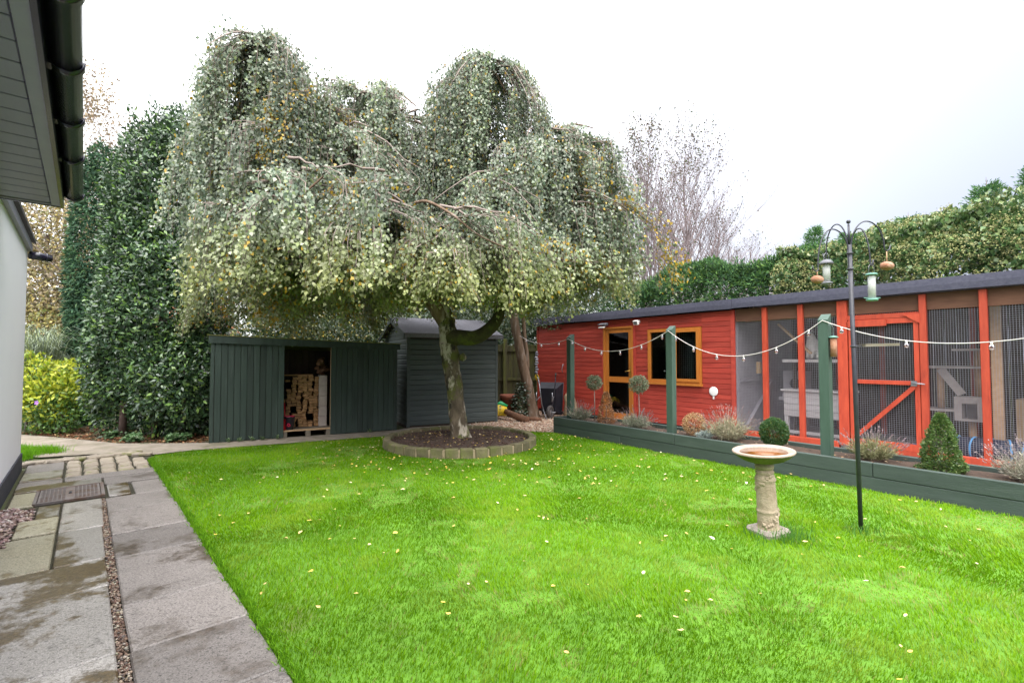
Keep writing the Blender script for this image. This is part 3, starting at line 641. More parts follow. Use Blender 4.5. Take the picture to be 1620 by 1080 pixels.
for x0_, zf_, zb_ in ((0, 1.765, 1.605), (3.06, 1.66, 1.505)):
    b = MB(); b.add([(x0_, .012, .02), (x0_ + .02, .012, .02), (x0_ + .02, 1.12, .02), (x0_, 1.12, .02), (x0_, .012, zf_), (x0_ + .02, .012, zf_), (x0_ + .02, 1.12, zb_), (x0_, 1.12, zb_)], [(0, 3, 2, 1), (4, 5, 6, 7), (0, 1, 5, 4), (1, 2, 6, 5), (2, 3, 7, 6), (3, 0, 4, 7)]); b.build('side_wall', M['log_green'], ls)
vboards(.03, 3.05, ls, 1.10, lambda x: 1.618 - .0318 * x, M['dark_wood'], .12, .02, 'back_board')
b = MB(); b.add([(.02, 1.112, .02), (3.06, 1.112, .02), (3.06, 1.124, .02), (.02, 1.124, .02), (.02, 1.112, 1.606), (3.06, 1.112, 1.508), (3.06, 1.124, 1.508), (.02, 1.124, 1.606)], [(0, 3, 2, 1), (4, 5, 6, 7), (0, 1, 5, 4), (1, 2, 6, 5), (2, 3, 7, 6), (3, 0, 4, 7)]); b.build('back_light_seal', M['dark_wood'], ls)  # extra sheet behind the back boards, sloped to the roof to block light leaks
b = MB(); b.add([(-.03, -.05, 1.655), (1.30, -.05, zt(1.3)), (1.30, -.03, zt(1.3)), (-.03, -.03, 1.655), (-.03, -.05, 1.775), (1.30, -.05, zt(1.3) + .115), (1.30, -.03, zt(1.3) + .115), (-.03, -.03, 1.775)], [(0, 3, 2, 1), (4, 5, 6, 7), (0, 1, 5, 4), (1, 2, 6, 5), (2, 3, 7, 6), (3, 0, 4, 7)]); b.build('fascia_board', M['log_green'], ls)
b = MB(); b.add([(1.304, -.052, zt(1.3)), (3.12, -.05, zt(3.12)), (3.12, -.03, zt(3.12)), (1.304, -.03, zt(1.3)), (1.304, -.052, zt(1.3) + .115), (3.12, -.05, zt(3.12) + .105), (3.12, -.03, zt(3.12) + .105), (1.304, -.03, zt(1.3) + .115)], [(0, 3, 2, 1), (4, 5, 6, 7), (0, 1, 5, 4), (1, 2, 6, 5), (2, 3, 7, 6), (3, 0, 4, 7)]); b.build('fascia_board', M['log_green'], ls)
b = MB(); b.add([(-.05, -.06, 1.780), (3.14, -.06, 1.675), (3.14, 1.18, 1.50), (-.05, 1.18, 1.60), (-.05, -.06, 1.792), (3.14, -.06, 1.687), (3.14, 1.18, 1.512), (-.05, 1.18, 1.612)], [(0, 3, 2, 1), (4, 5, 6, 7), (0, 1, 5, 4), (1, 2, 6, 5), (2, 3, 7, 6), (3, 0, 4, 7)]); b.build('roof', M['stone_moss'], ls)
for i in range(7): piece('pallet_slat', bbox_mesh(.82, .10, .022, M['bare_wood'] if i == 0 else M['weathered'], .003), ls, (1.48, .06 + i * .13, .135))
for xx in (1.12, 1.5, 1.84): piece('pallet_block', bbox_mesh(.08, .9, .10, M['weathered'], .004), ls, (xx, .46, .073))

# firewood stacked inside
LS2W = Matrix.Translation((-4.94, 7.93, 0)) @ Matrix.Rotation(LRZ, 4, 'Z')
def in_ls(x, y, z): return LS2W @ Vector((x, y, z))
colx = np.linspace(1.10, 1.66, 7); cnt = 0
for ci, cx in enumerate(colx):
    z = .148; top = (.66, .98, 1.03, 1.05, 1.07, 1.06, 1.04)[ci]
    while z < top:
        h = random.choice((.040, .046, .052))
        if (ci == 2 and .38 < z < .52) or (ci == 5 and .148 < z < .36 and random.random() < .75) or (ci == 1 and .84 < z < .93): z += h; continue
        o = piece('firewood_block', bbox_mesh(random.choice((.070, .078, .084)), .22, h - .005, M['block_wood'], .004), None, in_ls(cx + random.uniform(-.014, .014) + .012 * math.sin(z * 9 + ci * 2), .50 + random.uniform(-.045, .03), z + h / 2), (0, random.uniform(-.02, .02), LRZ + random.uniform(-.05, .05)))
        tag(o, 'pale sawn firewood block in the neat stack inside the log store', 'firewood', 'sawn firewood blocks stacked in the log store'); z += h; cnt += 1
o = MB(); o.box((-.32, -.05, -.010), (.25, .05, .010)); o = o.build('plank', M['block_wood'], None, in_ls(1.35, .46, 1.095), (0, 0, LRZ + .05)); tag(o, 'flat plank lying on top of the firewood stack', 'plank')
o = MB()
for i in range(5):
    o.box((1.705, .34, .148 + i * .19), (1.845, .60, .148 + i * .19 + .182))
pb = empty('block_pile', in_ls(0, 0, 0), LRZ, 'pile of pale insulation blocks beside the firewood stack', 'blocks')
for i in range(5): piece('block', bbox_mesh(.14, .26, .185, M['white_block'], .006), pb, (1.772, .43, .148 + .0935 + i * .188))
for i in range(17):
    o = MB(); L = random.uniform(.07, .12); r_ = random.uniform(.020, .042)
    o.tube([(-L, 0, 0), (L, 0, 0)], r_, 5, smooth=False)
    o = o.build('split_log', M['split_wood'], None, in_ls(1.69 + .17 * random.random() - .10 * (i > 9) * random.random(), .42 + .16 * random.random(), 1.12 + .036 * (i // 2) * .9), (random.uniform(-.4, .4), random.uniform(-.5, .5), random.uniform(.9, 2.2)))
    tag(o, 'rough split log tossed on the pale blocks in the log store', 'firewood', 'split logs heaped on the pale blocks')
# bucket and red tool
bk = empty('bucket', in_ls(1.20, .13, .147), 0, 'black bucket with a pink emblem standing in the log store', 'bucket')
b = MB(); b.lathe([(.001, 0), (.062, 0), (.066, .01), (.086, .215), (.092, .22), (.092, .232), (.083, .232), (.062, .02), (.001, .02)], 28); b.build('tub', M['black_plastic'], bk)
b = MB(); b.torus((0, 0, .233), .086, .006); b.build('rim', M['pink'], bk)
b = MB(); a0 = -math.pi / 2 + .25
for k in range(7):
    a1 = a0 - .30 + k * .1; r1 = .0775; z1 = .085 + .025 * math.sin(k / 6 * math.pi)
    b.box((r1 * math.cos(a1) - .006, r1 * math.sin(a1) - .004, z1 - .004), (r1 * math.cos(a1) + .006, r1 * math.sin(a1) + .004, z1 + .008)); b.box((r1 * math.cos(a1) - .006, r1 * math.sin(a1) - .004, .062), (r1 * math.cos(a1) + .006, r1 * math.sin(a1) + .004, .074))
b.build('emblem', M['pink'], bk)
b = MB(); b.tube([in_ls(1.135, .10, .147), in_ls(1.125, .16, .40), in_ls(1.115, .20, .62)], [.014, .012, .012], 8); tl = b.build('brush', M['red_tool']); tag(tl, 'red long handled brush leaning beside the black bucket', 'brush')
b = MB(); p = in_ls(1.118, .10, .149); b.box((p.x - .02, p.y - .05, .149), (p.x + .02, p.y + .02, .34)); b.build('brush_head', M['red_tool'], tl)

# ------------------------------------------------------------------ small apex shed
SRZ = math.atan2(.445, .895)
sh = empty('garden_shed', (-2.1, 9.8, 0), SRZ, 'small grey green shiplap shed with felt apex roof behind the weeping tree', 'shed')
LW, DP, EV, RG = 1.96, 2.2, 1.86, 2.27
bh = .1035
for i in range(18):
    z = .045 + i * bh
    if z + bh > EV + .03: break
    piece('shiplap_board', cove_mesh(LW - .01, bh, M['shed_green']), sh, (LW / 2, .0, z), (0, 0, 0))
    piece('shiplap_board', cove_mesh(DP - .01, bh, M['shed_green']), sh, (0.0, DP / 2, z), (0, 0, -math.pi / 2))
for i in range(4):                                                # gable boards above the eaves
    z = .045 + (17 + i) * bh; f = max(.06, 1 - (z + bh * .7 - EV) / (RG - EV)); piece('gable_board', lap_mesh(round(DP * f, 2), bh, M['shed_green']), sh, (0.0, DP / 2, z), (0, 0, -math.pi / 2))
b = MB(); b.box((.001, .004, .02), (LW, DP, EV)); b.build('shed_body', M['dark_wood'], sh)
b = MB(); b.box((-.03, -.030, .02), (.03, .012, EV)); b.build('corner_trim', M['shed_green'], sh)
b = MB(); b.box((LW - .03, -.030, .02), (LW + .02, .012, EV)); b.build('corner_trim', M['shed_green'], sh)
b = MB(); b.box((-.05, .0, 0), (LW, DP, .044)); b.build('floor_bearer', M['dark_wood'], sh)
def roofslab(y0, z0, y1, z1, name, mat, x0=-.11, x1=LW + .10, t=.02):
    b = MB(); b.add([(x0, y0, z0), (x1, y0, z0), (x1, y1, z1), (x0, y1, z1), (x0, y0, z0 + t), (x1, y0, z0 + t), (x1, y1, z1 + t), (x0, y1, z1 + t)], [(0, 3, 2, 1), (4, 5, 6, 7), (0, 1, 5, 4), (1, 2, 6, 5), (2, 3, 7, 6), (3, 0, 4, 7)]); return b.build(name, mat, sh)
roofslab(-.14, EV + .03, DP / 2, RG + .03, 'roof_slope', M['felt']); roofslab(DP / 2 + .001, RG + .03, DP + .14, EV + .03, 'roof_slope', M['felt'])
b = MB(); b.box((-.11, -.150, EV - .035), (LW + .10, -.141, EV + .052)); b.build('eaves_felt', M['felt'], sh)
b = MB()
for (y0, z0, y1, z1) in ((-.145, EV - .02, DP / 2 - .01, RG - .02), (DP + .145, EV - .02, DP / 2 + .01, RG - .02)):
    b.add([(-.135, y0, z0 - .045), (-.112, y0, z0 - .045), (-.112, y1, z1 - .045), (-.135, y1, z1 - .045), (-.135, y0, z0 + .065), (-.112, y0, z0 + .065), (-.112, y1, z1 + .065), (-.135, y1, z1 + .065)], [(0, 3, 2, 1), (4, 5, 6, 7), (0, 1, 5, 4), (1, 2, 6, 5), (2, 3, 7, 6), (3, 0, 4, 7)])
b.build('bargeboard', M['shed_green'], sh)
b = MB(); b.box((-.150, DP / 2 - .03, RG - .10), (-.1355, DP / 2 + .03, RG + .05)); b.build('finial_block', M['shed_green'], sh)

# ------------------------------------------------------------------ old fence behind
fe = empty('fence', (-2.6, 13.0, 0), 0, 'old mossy vertical board fence between the small shed and red cabin', 'fence')
x = 0.0
while x < 3.45:
    wd = random.uniform(.12, .15); hh = random.uniform(1.72, 1.80); kf = int(round(x / .146)); piece('fence_board', bbox_mesh(.156, .016, 1.0, M['fence'], .004), fe, (x + .07, .018 * (kf % 2), hh / 2 + .02), (0, random.uniform(-.006, .006), 0), (1, 1, hh)); x += .146
for xx in (.3, 1.25, 2.42, 3.3): piece('fence_post', bbox_mesh(.10, .10, 1.92, M['fence'], .006), fe, (xx, -.075, .96))
for zz in (.85, 1.62): piece('fence_rail', bbox_mesh(3.4, .04, .07, M['fence'], .004), fe, (1.72, -.035, zz))

# ------------------------------------------------------------------ red cabin
C0 = CW(0, 2.2)
cab = empty('garden_cabin', (*C0, 0), CRZ, 'red shiplap garden cabin with orange framed door and window', 'cabin')
SX0, SX1, CD = -3.05, 2.36, 2.3
bh = .0945
def cab_boards(s0, s1, z0, z1):
    i0 = math.floor(z0 / bh); z = i0 * bh
    while z < z1 - .02:
        a = max(z, z0); h = min(z + bh, z1) - a
        if h > .015: piece('wall_board', lap_mesh(s1 - s0, h, M['red']), cab, ((s0 + s1) / 2, 0, a))
        z += bh
cab_boards(SX0, -.70, .10, 2.26); cab_boards(-.70, .14, 2.10, 2.26); cab_boards(.14, .52, .10, 2.26)
cab_boards(.52, 1.74, .10, .915); cab_boards(.52, 1.74, 2.005, 2.26); cab_boards(1.74, SX1 - .05, .10, 2.26)
b = MB(); b.box((SX1 - .048, -.034, .06), (SX1 + .02, .004, 2.26)); b.build('corner_trim', M['red'], cab)
b = MB(); b.box((SX0 - .02, -.030, .06), (SX0 + .04, .0, 2.26)); b.build('corner_trim', M['red'], cab)
b = MB(); b.box((-.755, -.036, .06), (-.702, 0, 2.26)); b.box((.142, -.036, .06), (.195, 0, 2.26)); b.build('door_trim', M['red'], cab)
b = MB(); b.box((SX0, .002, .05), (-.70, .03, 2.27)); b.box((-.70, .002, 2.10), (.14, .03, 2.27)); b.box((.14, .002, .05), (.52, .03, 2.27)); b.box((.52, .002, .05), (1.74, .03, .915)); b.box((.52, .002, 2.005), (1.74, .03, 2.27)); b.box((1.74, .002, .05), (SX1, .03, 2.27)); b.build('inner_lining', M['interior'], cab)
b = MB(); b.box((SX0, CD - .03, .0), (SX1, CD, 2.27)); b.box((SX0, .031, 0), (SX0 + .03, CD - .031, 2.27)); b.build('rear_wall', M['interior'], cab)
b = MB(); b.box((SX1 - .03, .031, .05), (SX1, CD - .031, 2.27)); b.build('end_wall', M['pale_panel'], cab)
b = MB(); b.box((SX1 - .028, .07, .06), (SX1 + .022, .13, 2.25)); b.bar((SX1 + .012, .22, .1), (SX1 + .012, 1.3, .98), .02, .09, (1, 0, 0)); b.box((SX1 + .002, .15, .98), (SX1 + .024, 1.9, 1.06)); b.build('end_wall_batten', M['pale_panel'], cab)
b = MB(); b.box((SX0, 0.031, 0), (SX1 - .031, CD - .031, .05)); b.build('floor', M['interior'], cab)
b = MB(); b.add([(SX0 - .15, -.10, 2.425), (SX1 + .02, -.10, 2.425), (SX1 + .02, CD + .1, 2.30), (SX0 - .15, CD + .1, 2.30), (SX0 - .15, -.10, 2.445), (SX1 + .02, -.10, 2.445), (SX1 + .02, CD + .1, 2.32), (SX0 - .15, CD + .1, 2.32)], [(0, 3, 2, 1), (4, 5, 6, 7), (0, 1, 5, 4), (1, 2, 6, 5), (2, 3, 7, 6), (3, 0, 4, 7)]); b.build('roof', M['felt'], cab)
def wavy_fascia(x0, x1, parent, seed):
    b = MB(); n = int((x1 - x0) / .12) + 2; X = np.linspace(x0, x1, n); q = np.stack([X, X * 0, X * 0], 1)
    dy = (vnoise(q, 1.5, seed) - .5) * .016; dz = (vnoise(q, 1.1, seed + 2) - .5) * .016
    vs = []; fs = []
    for i in range(n):
        vs += [(X[i], -.105 + dy[i], 2.450), (X[i], -.124 + dy[i], 2.447), (X[i], -.130 + dy[i] * 1.5, 2.36), (X[i], -.126 + dy[i] * 2, 2.278 + dz[i]), (X[i], -.112 + dy[i], 2.281 + dz[i])]
    for i in range(n - 1):
        for k in range(5): fs.append((i * 5 + k, i * 5 + (k + 1) % 5, (i + 1) * 5 + (k + 1) % 5, (i + 1) * 5 + k))
    fs += [(4, 3, 2, 1, 0), tuple((n - 1) * 5 + k for k in range(5))]
    b.add(vs, fs, False); return b.build('fascia', M['fascia_felt'], parent)
wavy_fascia(SX0 - .16, SX1 + .02, cab, 3)
# half glazed door
dr = MB(); D0, D1 = -.66, .10
dr.box((D0, -.02, .10), (D0 + .09, .025, 2.06)); dr.box((D1 - .09, -.02, .10), (D1, .025, 2.06)); dr.box((D0 + .091, -.02, 1.97), (D1 - .091, .025, 2.06)); dr.box((D0 + .091, -.018, .88), (D1 - .091, .023, 1.00)); dr.box((D0 + .091, -.02, .10), (D1 - .091, .025, .21))
door = dr.build('door', M['oak'], cab)
b = MB(); b.box((-.70, -.045, .09), (D0 - .001, .03, 2.10)); b.box((D1 + .001, -.045, .09), (.14, .03, 2.10)); b.box((D0, -.045, 2.061), (D1, .03, 2.10)); b.box((-.72, -.09, .05), (.16, .03, .095)); b.build('door_frame', M['oak'], door)
b = MB(); b.box((D0 + .088, 0, .995), (D1 - .088, .006, 1.972)); b.build('pane', M['glass'], door)
b = MB(); b.box((D0 + .088, 0, .205), (D1 - .088, .006, .882)); b.build('pane', M['glass'], door)
b = MB(); b.box((D1 - .06, -.026, 1.02), (D1 - .03, -.0205, 1.22)); b.tube([(D1 - .045, -.026, 1.14), (D1 - .045, -.06, 1.14), (D1 - .16, -.06, 1.12)], .010, 8); b.build('handle', pm('brass', (.6, .36, .08), None, 5, .3, metal=.8), door)
# two light window
wf = MB(); W0, W1, WZ0, WZ1 = .53, 1.73, .925, 1.995
wf.box((W0, -.05, WZ0), (W0 + .06, .02, WZ1)); wf.box((W1 - .06, -.05, WZ0), (W1, .02, WZ1)); wf.box((W0 + .061, -.05, WZ1 - .06), (W1 - .061, .02, WZ1)); wf.box((W0 + .061, -.05, WZ0), (W1 - .061, .02, WZ0 + .06)); wf.box((1.095, -.048, WZ0 + .061), (1.155, .018, WZ1 - .061))
win = wf.build('window', M['oak'], cab)
b = MB(); b.box((1.157, -.065, WZ0 + .03), (1.215, -.051, WZ1 - .03)); b.box((W1 - .085, -.065, WZ0 + .03), (W1 - .03, -.051, WZ1 - .03)); b.box((1.216, -.065, WZ1 - .085), (W1 - .086, -.051, WZ1 - .03)); b.box((1.216, -.065, WZ0 + .03), (W1 - .086, -.051, WZ0 + .085)); b.build('casement', M['oak'], win)
for a, c_ in ((W0 + .058, 1.097), (1.153, W1 - .058)):
    b = MB(); b.box((a, -.012, WZ0 + .058), (c_, -.006, WZ1 - .058)); b.build('pane', M['glass'], win)
b = MB(); b.box((W0 - .03, -.075, WZ0 - .045), (W1 + .03, -.028, WZ0 - .002)); b.build('sill', M['oak'], win)
b = MB()
for i in range(14): b.bar((1.17 + i * .042, .06, WZ0), (1.17 + i * .042, .06, WZ1), .003, .003)
for i in range(26): b.bar((1.15, .063, WZ0 + i * .042), (1.74, .063, WZ0 + i * .042), .003, .003)
tag(b.build('wire_mesh', M['grey_metal'], win), kind='stuff')
# lamps over the door
lp = MB(); lp.box((-.055, -.05, -.04), (.055, .0, .05)); lp.box((-.02, 0, -.02), (.02, .09, .02))
o = lp.build('security_light', M['white_plastic'], None, (*CW(.33, 2.06), 2.155), (.35, 0, CRZ)); tag(o, 'white square security light right above the cabin door', 'lamp')
b = MB(); b.box((-.04, -.056, -.026), (.04, -.051, .036)); b.build('lens', M['grey_plastic'], o)
lp = MB(); lp.box((-.10, -.07, -.012), (.10, .05, .012)); lp.box((-.05, .0, -.05), (.05, .11, -.012))
o = lp.build('solar_light', M['grey_plastic'], None, (*CW(-.60, 2.05), 2.175), (.25, 0, CRZ)); tag(o, 'flat grey solar light left above the cabin door', 'lamp')
b = MB(); b.box((-.07, -.10, -.075), (.07, -.03, -.050)); b.build('lamp_head', M['white_plastic'], o)
# round white plaque
o = MB(); o.lathe([(.001, 0), (.085, 0), (.085, .012), (.07, .016), (.001, .016)], 36, M=Matrix.Rotation(math.radians(90), 4, 'X')); o.box((-.014, -.010, -.14), (.014, -.002, -.08))
pq = o.build('wall_plaque', M['white_plastic'], None, (*CW(1.97, 2.172), .80), (0, 0, CRZ)); tag(pq, 'round white balloon shaped plaque on the red cabin wall', 'plaque')
# drinking cup on the window sill inside
o = MB(); o.lathe([(.035, 0), (.035, .01), (.008, .015), (.008, .10), (.035, .14), (.045, .22), (.04, .22), (.03, .15), (.001, .13)], 16); o.box((-.12, -.06, -.02), (.16, .08, -.001))
go = o.build('glass_ornament', M['glass'], None, (*CW(.80, 2.34), .95), (0, 0, 0)); tag(go, 'pale glass goblet standing inside the left window light', 'ornament')
b = MB(); b.box((W0, .03, WZ0 - .04), (W1, .25, WZ0 - .022 + .02)); b.build('inside_sill', M['brown_wood'], cab)

# ------------------------------------------------------------------ cat run to the right of it
run = empty('cat_run', (*C0, 0), CRZ, 'red framed wire mesh cat run joined to the cabin', 'cat run')
RX1 = 8.2
posts = [(2.905, .075), (3.465, .075), (4.045, .13), (4.985, .075), (5.575, .075), (6.2, .075), (6.85, .075), (7.5, .075), (8.16, .075)]
for s_, wd in posts: piece('post', bbox_mesh(wd, .07, 2.14, M['red_post'], .004), run, (s_, -.02, .06 + 1.07 + .06))
for s0, s1 in ((SX1 + .03, 3.97), (4.12, 4.94), (5.03, RX1)):
    if s0 != 4.12: piece('bottom_rail', bbox_mesh(s1 - s0, .09, .10, M['red_post'], .004), run, ((s0 + s1) / 2, -.015, .115))
b = MB(); b.box((SX1 + .03, -.09, 0), (RX1, .06, .064)); b.build('plinth', M['concrete'], run)
b = MB(); b.box((SX1 + .03, .0, 2.05), (RX1, .028, 2.27)); b.build('top_board', M['brown_wood'], run)
b = MB(); b.add([(SX1 + .03, -.10, 2.425), (RX1 + .1, -.10, 2.425), (RX1 + .1, CD + .1, 2.30), (SX1 + .03, CD + .1, 2.30), (SX1 + .03, -.10, 2.445), (RX1 + .1, -.10, 2.445), (RX1 + .1, CD + .1, 2.32), (SX1 + .03, CD + .1, 2.32)], [(0, 3, 2, 1), (4, 5, 6, 7), (0, 1, 5, 4), (1, 2, 6, 5), (2, 3, 7, 6), (3, 0, 4, 7)]); b.build('roof', M['felt'], run)
wavy_fascia(SX1 + .025, RX1 + .1, run, 8)
b = MB(); b.box((SX1, .062, 0), (RX1, CD, .060)); b.build('floor', M['concrete'], run)
x = SX1 + .06
while x < RX1:
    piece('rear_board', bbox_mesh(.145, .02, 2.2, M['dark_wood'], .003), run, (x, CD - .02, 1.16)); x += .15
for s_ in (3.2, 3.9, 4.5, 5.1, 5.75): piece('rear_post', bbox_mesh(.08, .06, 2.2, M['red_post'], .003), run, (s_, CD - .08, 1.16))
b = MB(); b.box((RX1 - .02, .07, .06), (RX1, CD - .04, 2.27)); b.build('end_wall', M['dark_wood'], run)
piece('cross_beam', bbox_mesh(1.66, .045, .07, M['bare_wood'], .004), run, (3.16, .42, 2.10))
b = MB(); b.bar((2.98, .30, 1.99), (3.47, .34, 1.48), .03, .075, (0, 1, 0)); b.build('diagonal_brace', M['bare_wood'], run)
b = MB(); b.box((2.62, .24, 1.14), (2.68, .30, 1.34)); b.build('thermometer_board', M['bare_wood'], run)
def mesh_panel(s0, s1, z0, z1, y, pitch=.0262):
    b = MB(); t = .0024
    nx = int(round((s1 - s0) / pitch)); nz = int(round((z1 - z0) / pitch))
    for i in range(nx + 1):
        x = s0 + (s1 - s0) * i / nx; b.box((x - t / 2, y - t / 2, z0), (x + t / 2, y + t / 2, z1))
    for i in range(nz + 1):
        z = z0 + (z1 - z0) * i / nz; b.box((s0, y - t / 2 - t, z - t / 2), (s1, y + t / 2 - t, z + t / 2))
    o = b.build('wire_mesh', M['wire'], run); tag(o, kind='stuff'); return o
for s0, s1 in ((SX1 + .02, 2.87), (2.94, 3.43), (3.50, 3.98), (5.02, 5.54), (5.61, 6.17), (6.23, 6.82), (6.88, 7.47), (7.53, 8.13)): mesh_panel(s0, s1, .165, 2.26, .02)
mesh_panel(4.11, 4.95, 2.02, 2.26, .02)
# mesh door
dz0, dz1 = .15, 1.96; d0, d1 = 4.125, 4.940
b = MB(); b.box((d0, -.045, dz0), (d0 + .055, .005, dz1)); b.box((d1 - .055, -.045, dz0), (d1, .005, dz1)); b.box((d0 + .056, -.045, dz1 - .07), (d1 - .056, .005, dz1)); b.box((d0 + .056, -.045, dz0), (d1 - .056, .005, dz0 + .09)); b.box((d0 + .056, -.043, 1.04), (d1 - .056, .003, 1.095))
rd = b.build('mesh_door', M['red_post'], run)
b = MB(); b.bar((d0 + .06, -.055, .26), (d1 - .05, -.055, 1.03), .055, .022, (0, 1, 0)); b.build('door_brace', M['red_post'], rd)
b = MB(); b.box((d0, -.075, dz1 - .10), (d1 - .35, -.046, dz1 - .012)); b.build('door_batten', M['red_post'], rd)
b = MB(); b.add([(d1 - .16, -.05, 2.00), (d1 + .02, -.05, 2.00), (d1 + .02, -.05, 1.87), (d1 - .16, -.066, 2.00), (d1 + .02, -.066, 2.00), (d1 + .02, -.066, 1.87)], [(0, 1, 2), (5, 4, 3), (0, 3, 4, 1), (1, 4, 5, 2), (2, 5, 3, 0)]); b.build('gusset', M['red_post'], rd)
b = MB(); b.box((4.11, -.048, 1.965), (4.95, .01, 2.03)); b.box((4.11, -.05, .085), (4.95, .02, .148)); b.build('door_head', M['red_post'], run)
b = MB(); b.box((d1 - .09, -.075, 1.03), (d1 - .03, -.046, 1.10)); b.tube([(d1 - .08, -.085, 1.07), (d1 + .06, -.085, 1.06)], .009, 6); b.build('latch', M['grey_metal'], rd)
b = MB(); tt = .0024
for i in range(28):
    x = d0 + .03 + i * .028; b.box((x, .008, dz0 + .03), (x + tt, .008 + tt, dz1 - .03))
for i in range(68):
    z = dz0 + .03 + i * .0262; b.box((d0 + .03, .006, z), (d1 - .03, .006 + tt, z + tt))
tag(b.build('wire_mesh', M['wire'], rd), kind='stuff')

# things inside the run (run-local coordinates)
R2W = Matrix.Translation((*C0, 0)) @ Matrix.Rotation(CRZ, 4, 'Z')
def in_run(x, y, z): return R2W @ Vector((x, y, z))
shf = empty('cat_shelf', in_run(3.45, .60, 1.36), CRZ, 'pale plank shelf the white cat sits on inside the run', 'shelf')
piece('shelf_board', bbox_mesh(.95, .34, .05, M['white_paint'], .004), shf, (0, 0, 0)); piece('shelf_upright', bbox_mesh(.05, .05, 1.28, M['dark_wood'], .004), shf, (-.40, .12, -.666)); piece('shelf_upright', bbox_mesh(.05, .05, 1.28, M['dark_wood'], .004), shf, (.40, .12, -.666))
hut = empty('painted_cabinet', in_run(3.42, .72, .06), CRZ, 'white painted boarded cabinet on legs under the cat shelf', 'cabinet')
for i in range(4): piece('cabinet_board', lap_mesh(.95, .105, M['white_paint']), hut, (0, -.18, .36 + i * .105))
b = MB(); b.box((-.47, -.178, .35), (.47, .20, .77)); b.build('cabinet_body', M['white_paint'], hut)
piece('lid', bbox_mesh(1.02, .48, .03, M['white_paint'], .004), hut, (0, 0, .80))
for xx in (-.44, .44):
    for yy in (-.16, .17): piece('leg', bbox_mesh(.06, .06, .36, M['white_paint'], .004), hut, (xx, yy, .18))
piece('lower_rail', bbox_mesh(.82, .04, .05, M['white_paint'], .004), hut, (0, -.16, .09))
hb = empty('cat_house', in_run(2.98, .95, 0.06), CRZ, 'grey cat house with a round entrance left of the cabinet', 'cat house')
b = MB(); b.box((-.18, -.10, .72), (.18, .16, 1.12)); b.build('house_body', M['pale_panel'], hb)
b = MB(); b.lathe([(.001, 0), (.09, 0), (.09, .006), (.001, .006)], 24, M=Matrix.Translation((.02, -.101, .90)) @ Matrix.Rotation(math.radians(90), 4, 'X')); b.build('entrance', M['interior'], hb)  # flat dark disc; the shade inside the opening is put into its colour
b = MB(); b.box((-.24, -.16, .60), (.24, .2, .66)); b.box((-.2, -.12, .66), (.2, .18, .719)); b.build('platform', M['pale_panel'], hb)
for xx in (-.14, .14):
    b = MB(); b.box((xx - .035, -.02, 0), (xx + .035, .05, .60)); b.build('leg', M['pale_panel'], hb)
# cat tree, tunnel, flap board
ct = empty('cat_tree', in_run(5.12, 1.05, .06), CRZ, 'beige carpeted cat tree with sisal posts behind the mesh', 'cat tree')
b = MB(); b.box((-.38, -.22, 0), (.32, .25, .05)); b.build('base', M['beige_felt'], ct)
for (xx, yy, h0, h1) in ((-.20, .05, .05, .58), (.14, .0, .05, .46), (-.20, .05, .61, 1.20), (.2, .12, .80, 1.45)):
    b = MB(); b.lathe([(.045, h0), (.045, h1)], 14, (xx, yy, 0)); b.build('sisal_post', M['sisal'], ct)
for (x0, x1, y0, y1, z) in ((-.40, .05, -.16, .22, .58), (-.40, .34, -.14, .22, 1.20), (-.05, .34, -.05, .25, 1.45)):
    b = MB(); b.box((x0, y0, z), (x1, y1, z + .03)); b.build('platform', M['beige_felt'], ct)
b = MB(); x0, x1, z0, z1 = -.02, .30, .46, .80
b.box((x0, -.17, z0), (x1, .16, z0 + .03)); b.box((x0, -.17, z1 - .03), (x1, .16, z1)); b.box((x0, -.17, z0 + .031), (x0 + .08, .16, z1 - .031)); b.box((x1 - .08, -.17, z0 + .031), (x1, .16, z1 - .031)); b.box((x0 + .081, .13, z0 + .031), (x1 - .081, .16, z1 - .031)); b.box((x0 + .081, -.17, z1 - .09), (x1 - .081, -.14, z1 - .031)); b.build('cubby', M['beige_felt'], ct)
b = MB(); b.bar((-.18, -.05, 1.19), (.06, -.12, .83), .10, .03, (0, 1, 0)); b.build('ramp', M['beige_felt'], ct)
tu = empty('cat_tunnel', in_run(5.22, .38, .065), CRZ, 'dark play tunnel with blue hoops on the run floor', 'tunnel')
b = MB(); RT = Matrix.Rotation(math.radians(90), 4, 'Y'); b.lathe([(.145, 0), (.15, .2), (.146, .4), (.15, .6), (.145, 1.0), (.135, 1.0), (.14, .6), (.14, .2), (.135, 0)], 24, M=Matrix.Translation((0, 0, .155)) @ RT); b.build('tunnel_cloth', M['tunnel'], tu)
for i in range(7):
    b = MB(); b.torus((.01 + i * .16, 0, .155), .148, .012, (Matrix.Rotation(random.uniform(-.25, .25), 3, 'Z') @ Matrix.Rotation(math.radians(90), 3, 'Y')), 28, 6); b.build('hoop', M['blue'], tu)
fb = empty('cat_flap_box', in_run(6.0, 1.2, .06), CRZ, 'tan board box with a white framed cat flap', 'cat flap')
b = MB(); b.box((-.32, -.04, 0), (.55, .5, .78)); b.build('box', M['bare_wood'], fb)
b = MB(); b.box((-.20, -.06, .30), (.08, -.041, .335)); b.box((-.20, -.06, .535), (.08, -.041, .57)); b.box((-.20, -.06, .336), (-.165, -.041, .534)); b.box((.045, -.06, .336), (.08, -.041, .534)); b.build('flap_frame', M['white_plastic'], fb)
b = MB(); b.box((-.165, -.05, .336), (.045, -.0415, .534)); b.build('flap', M['black_plastic'], fb)
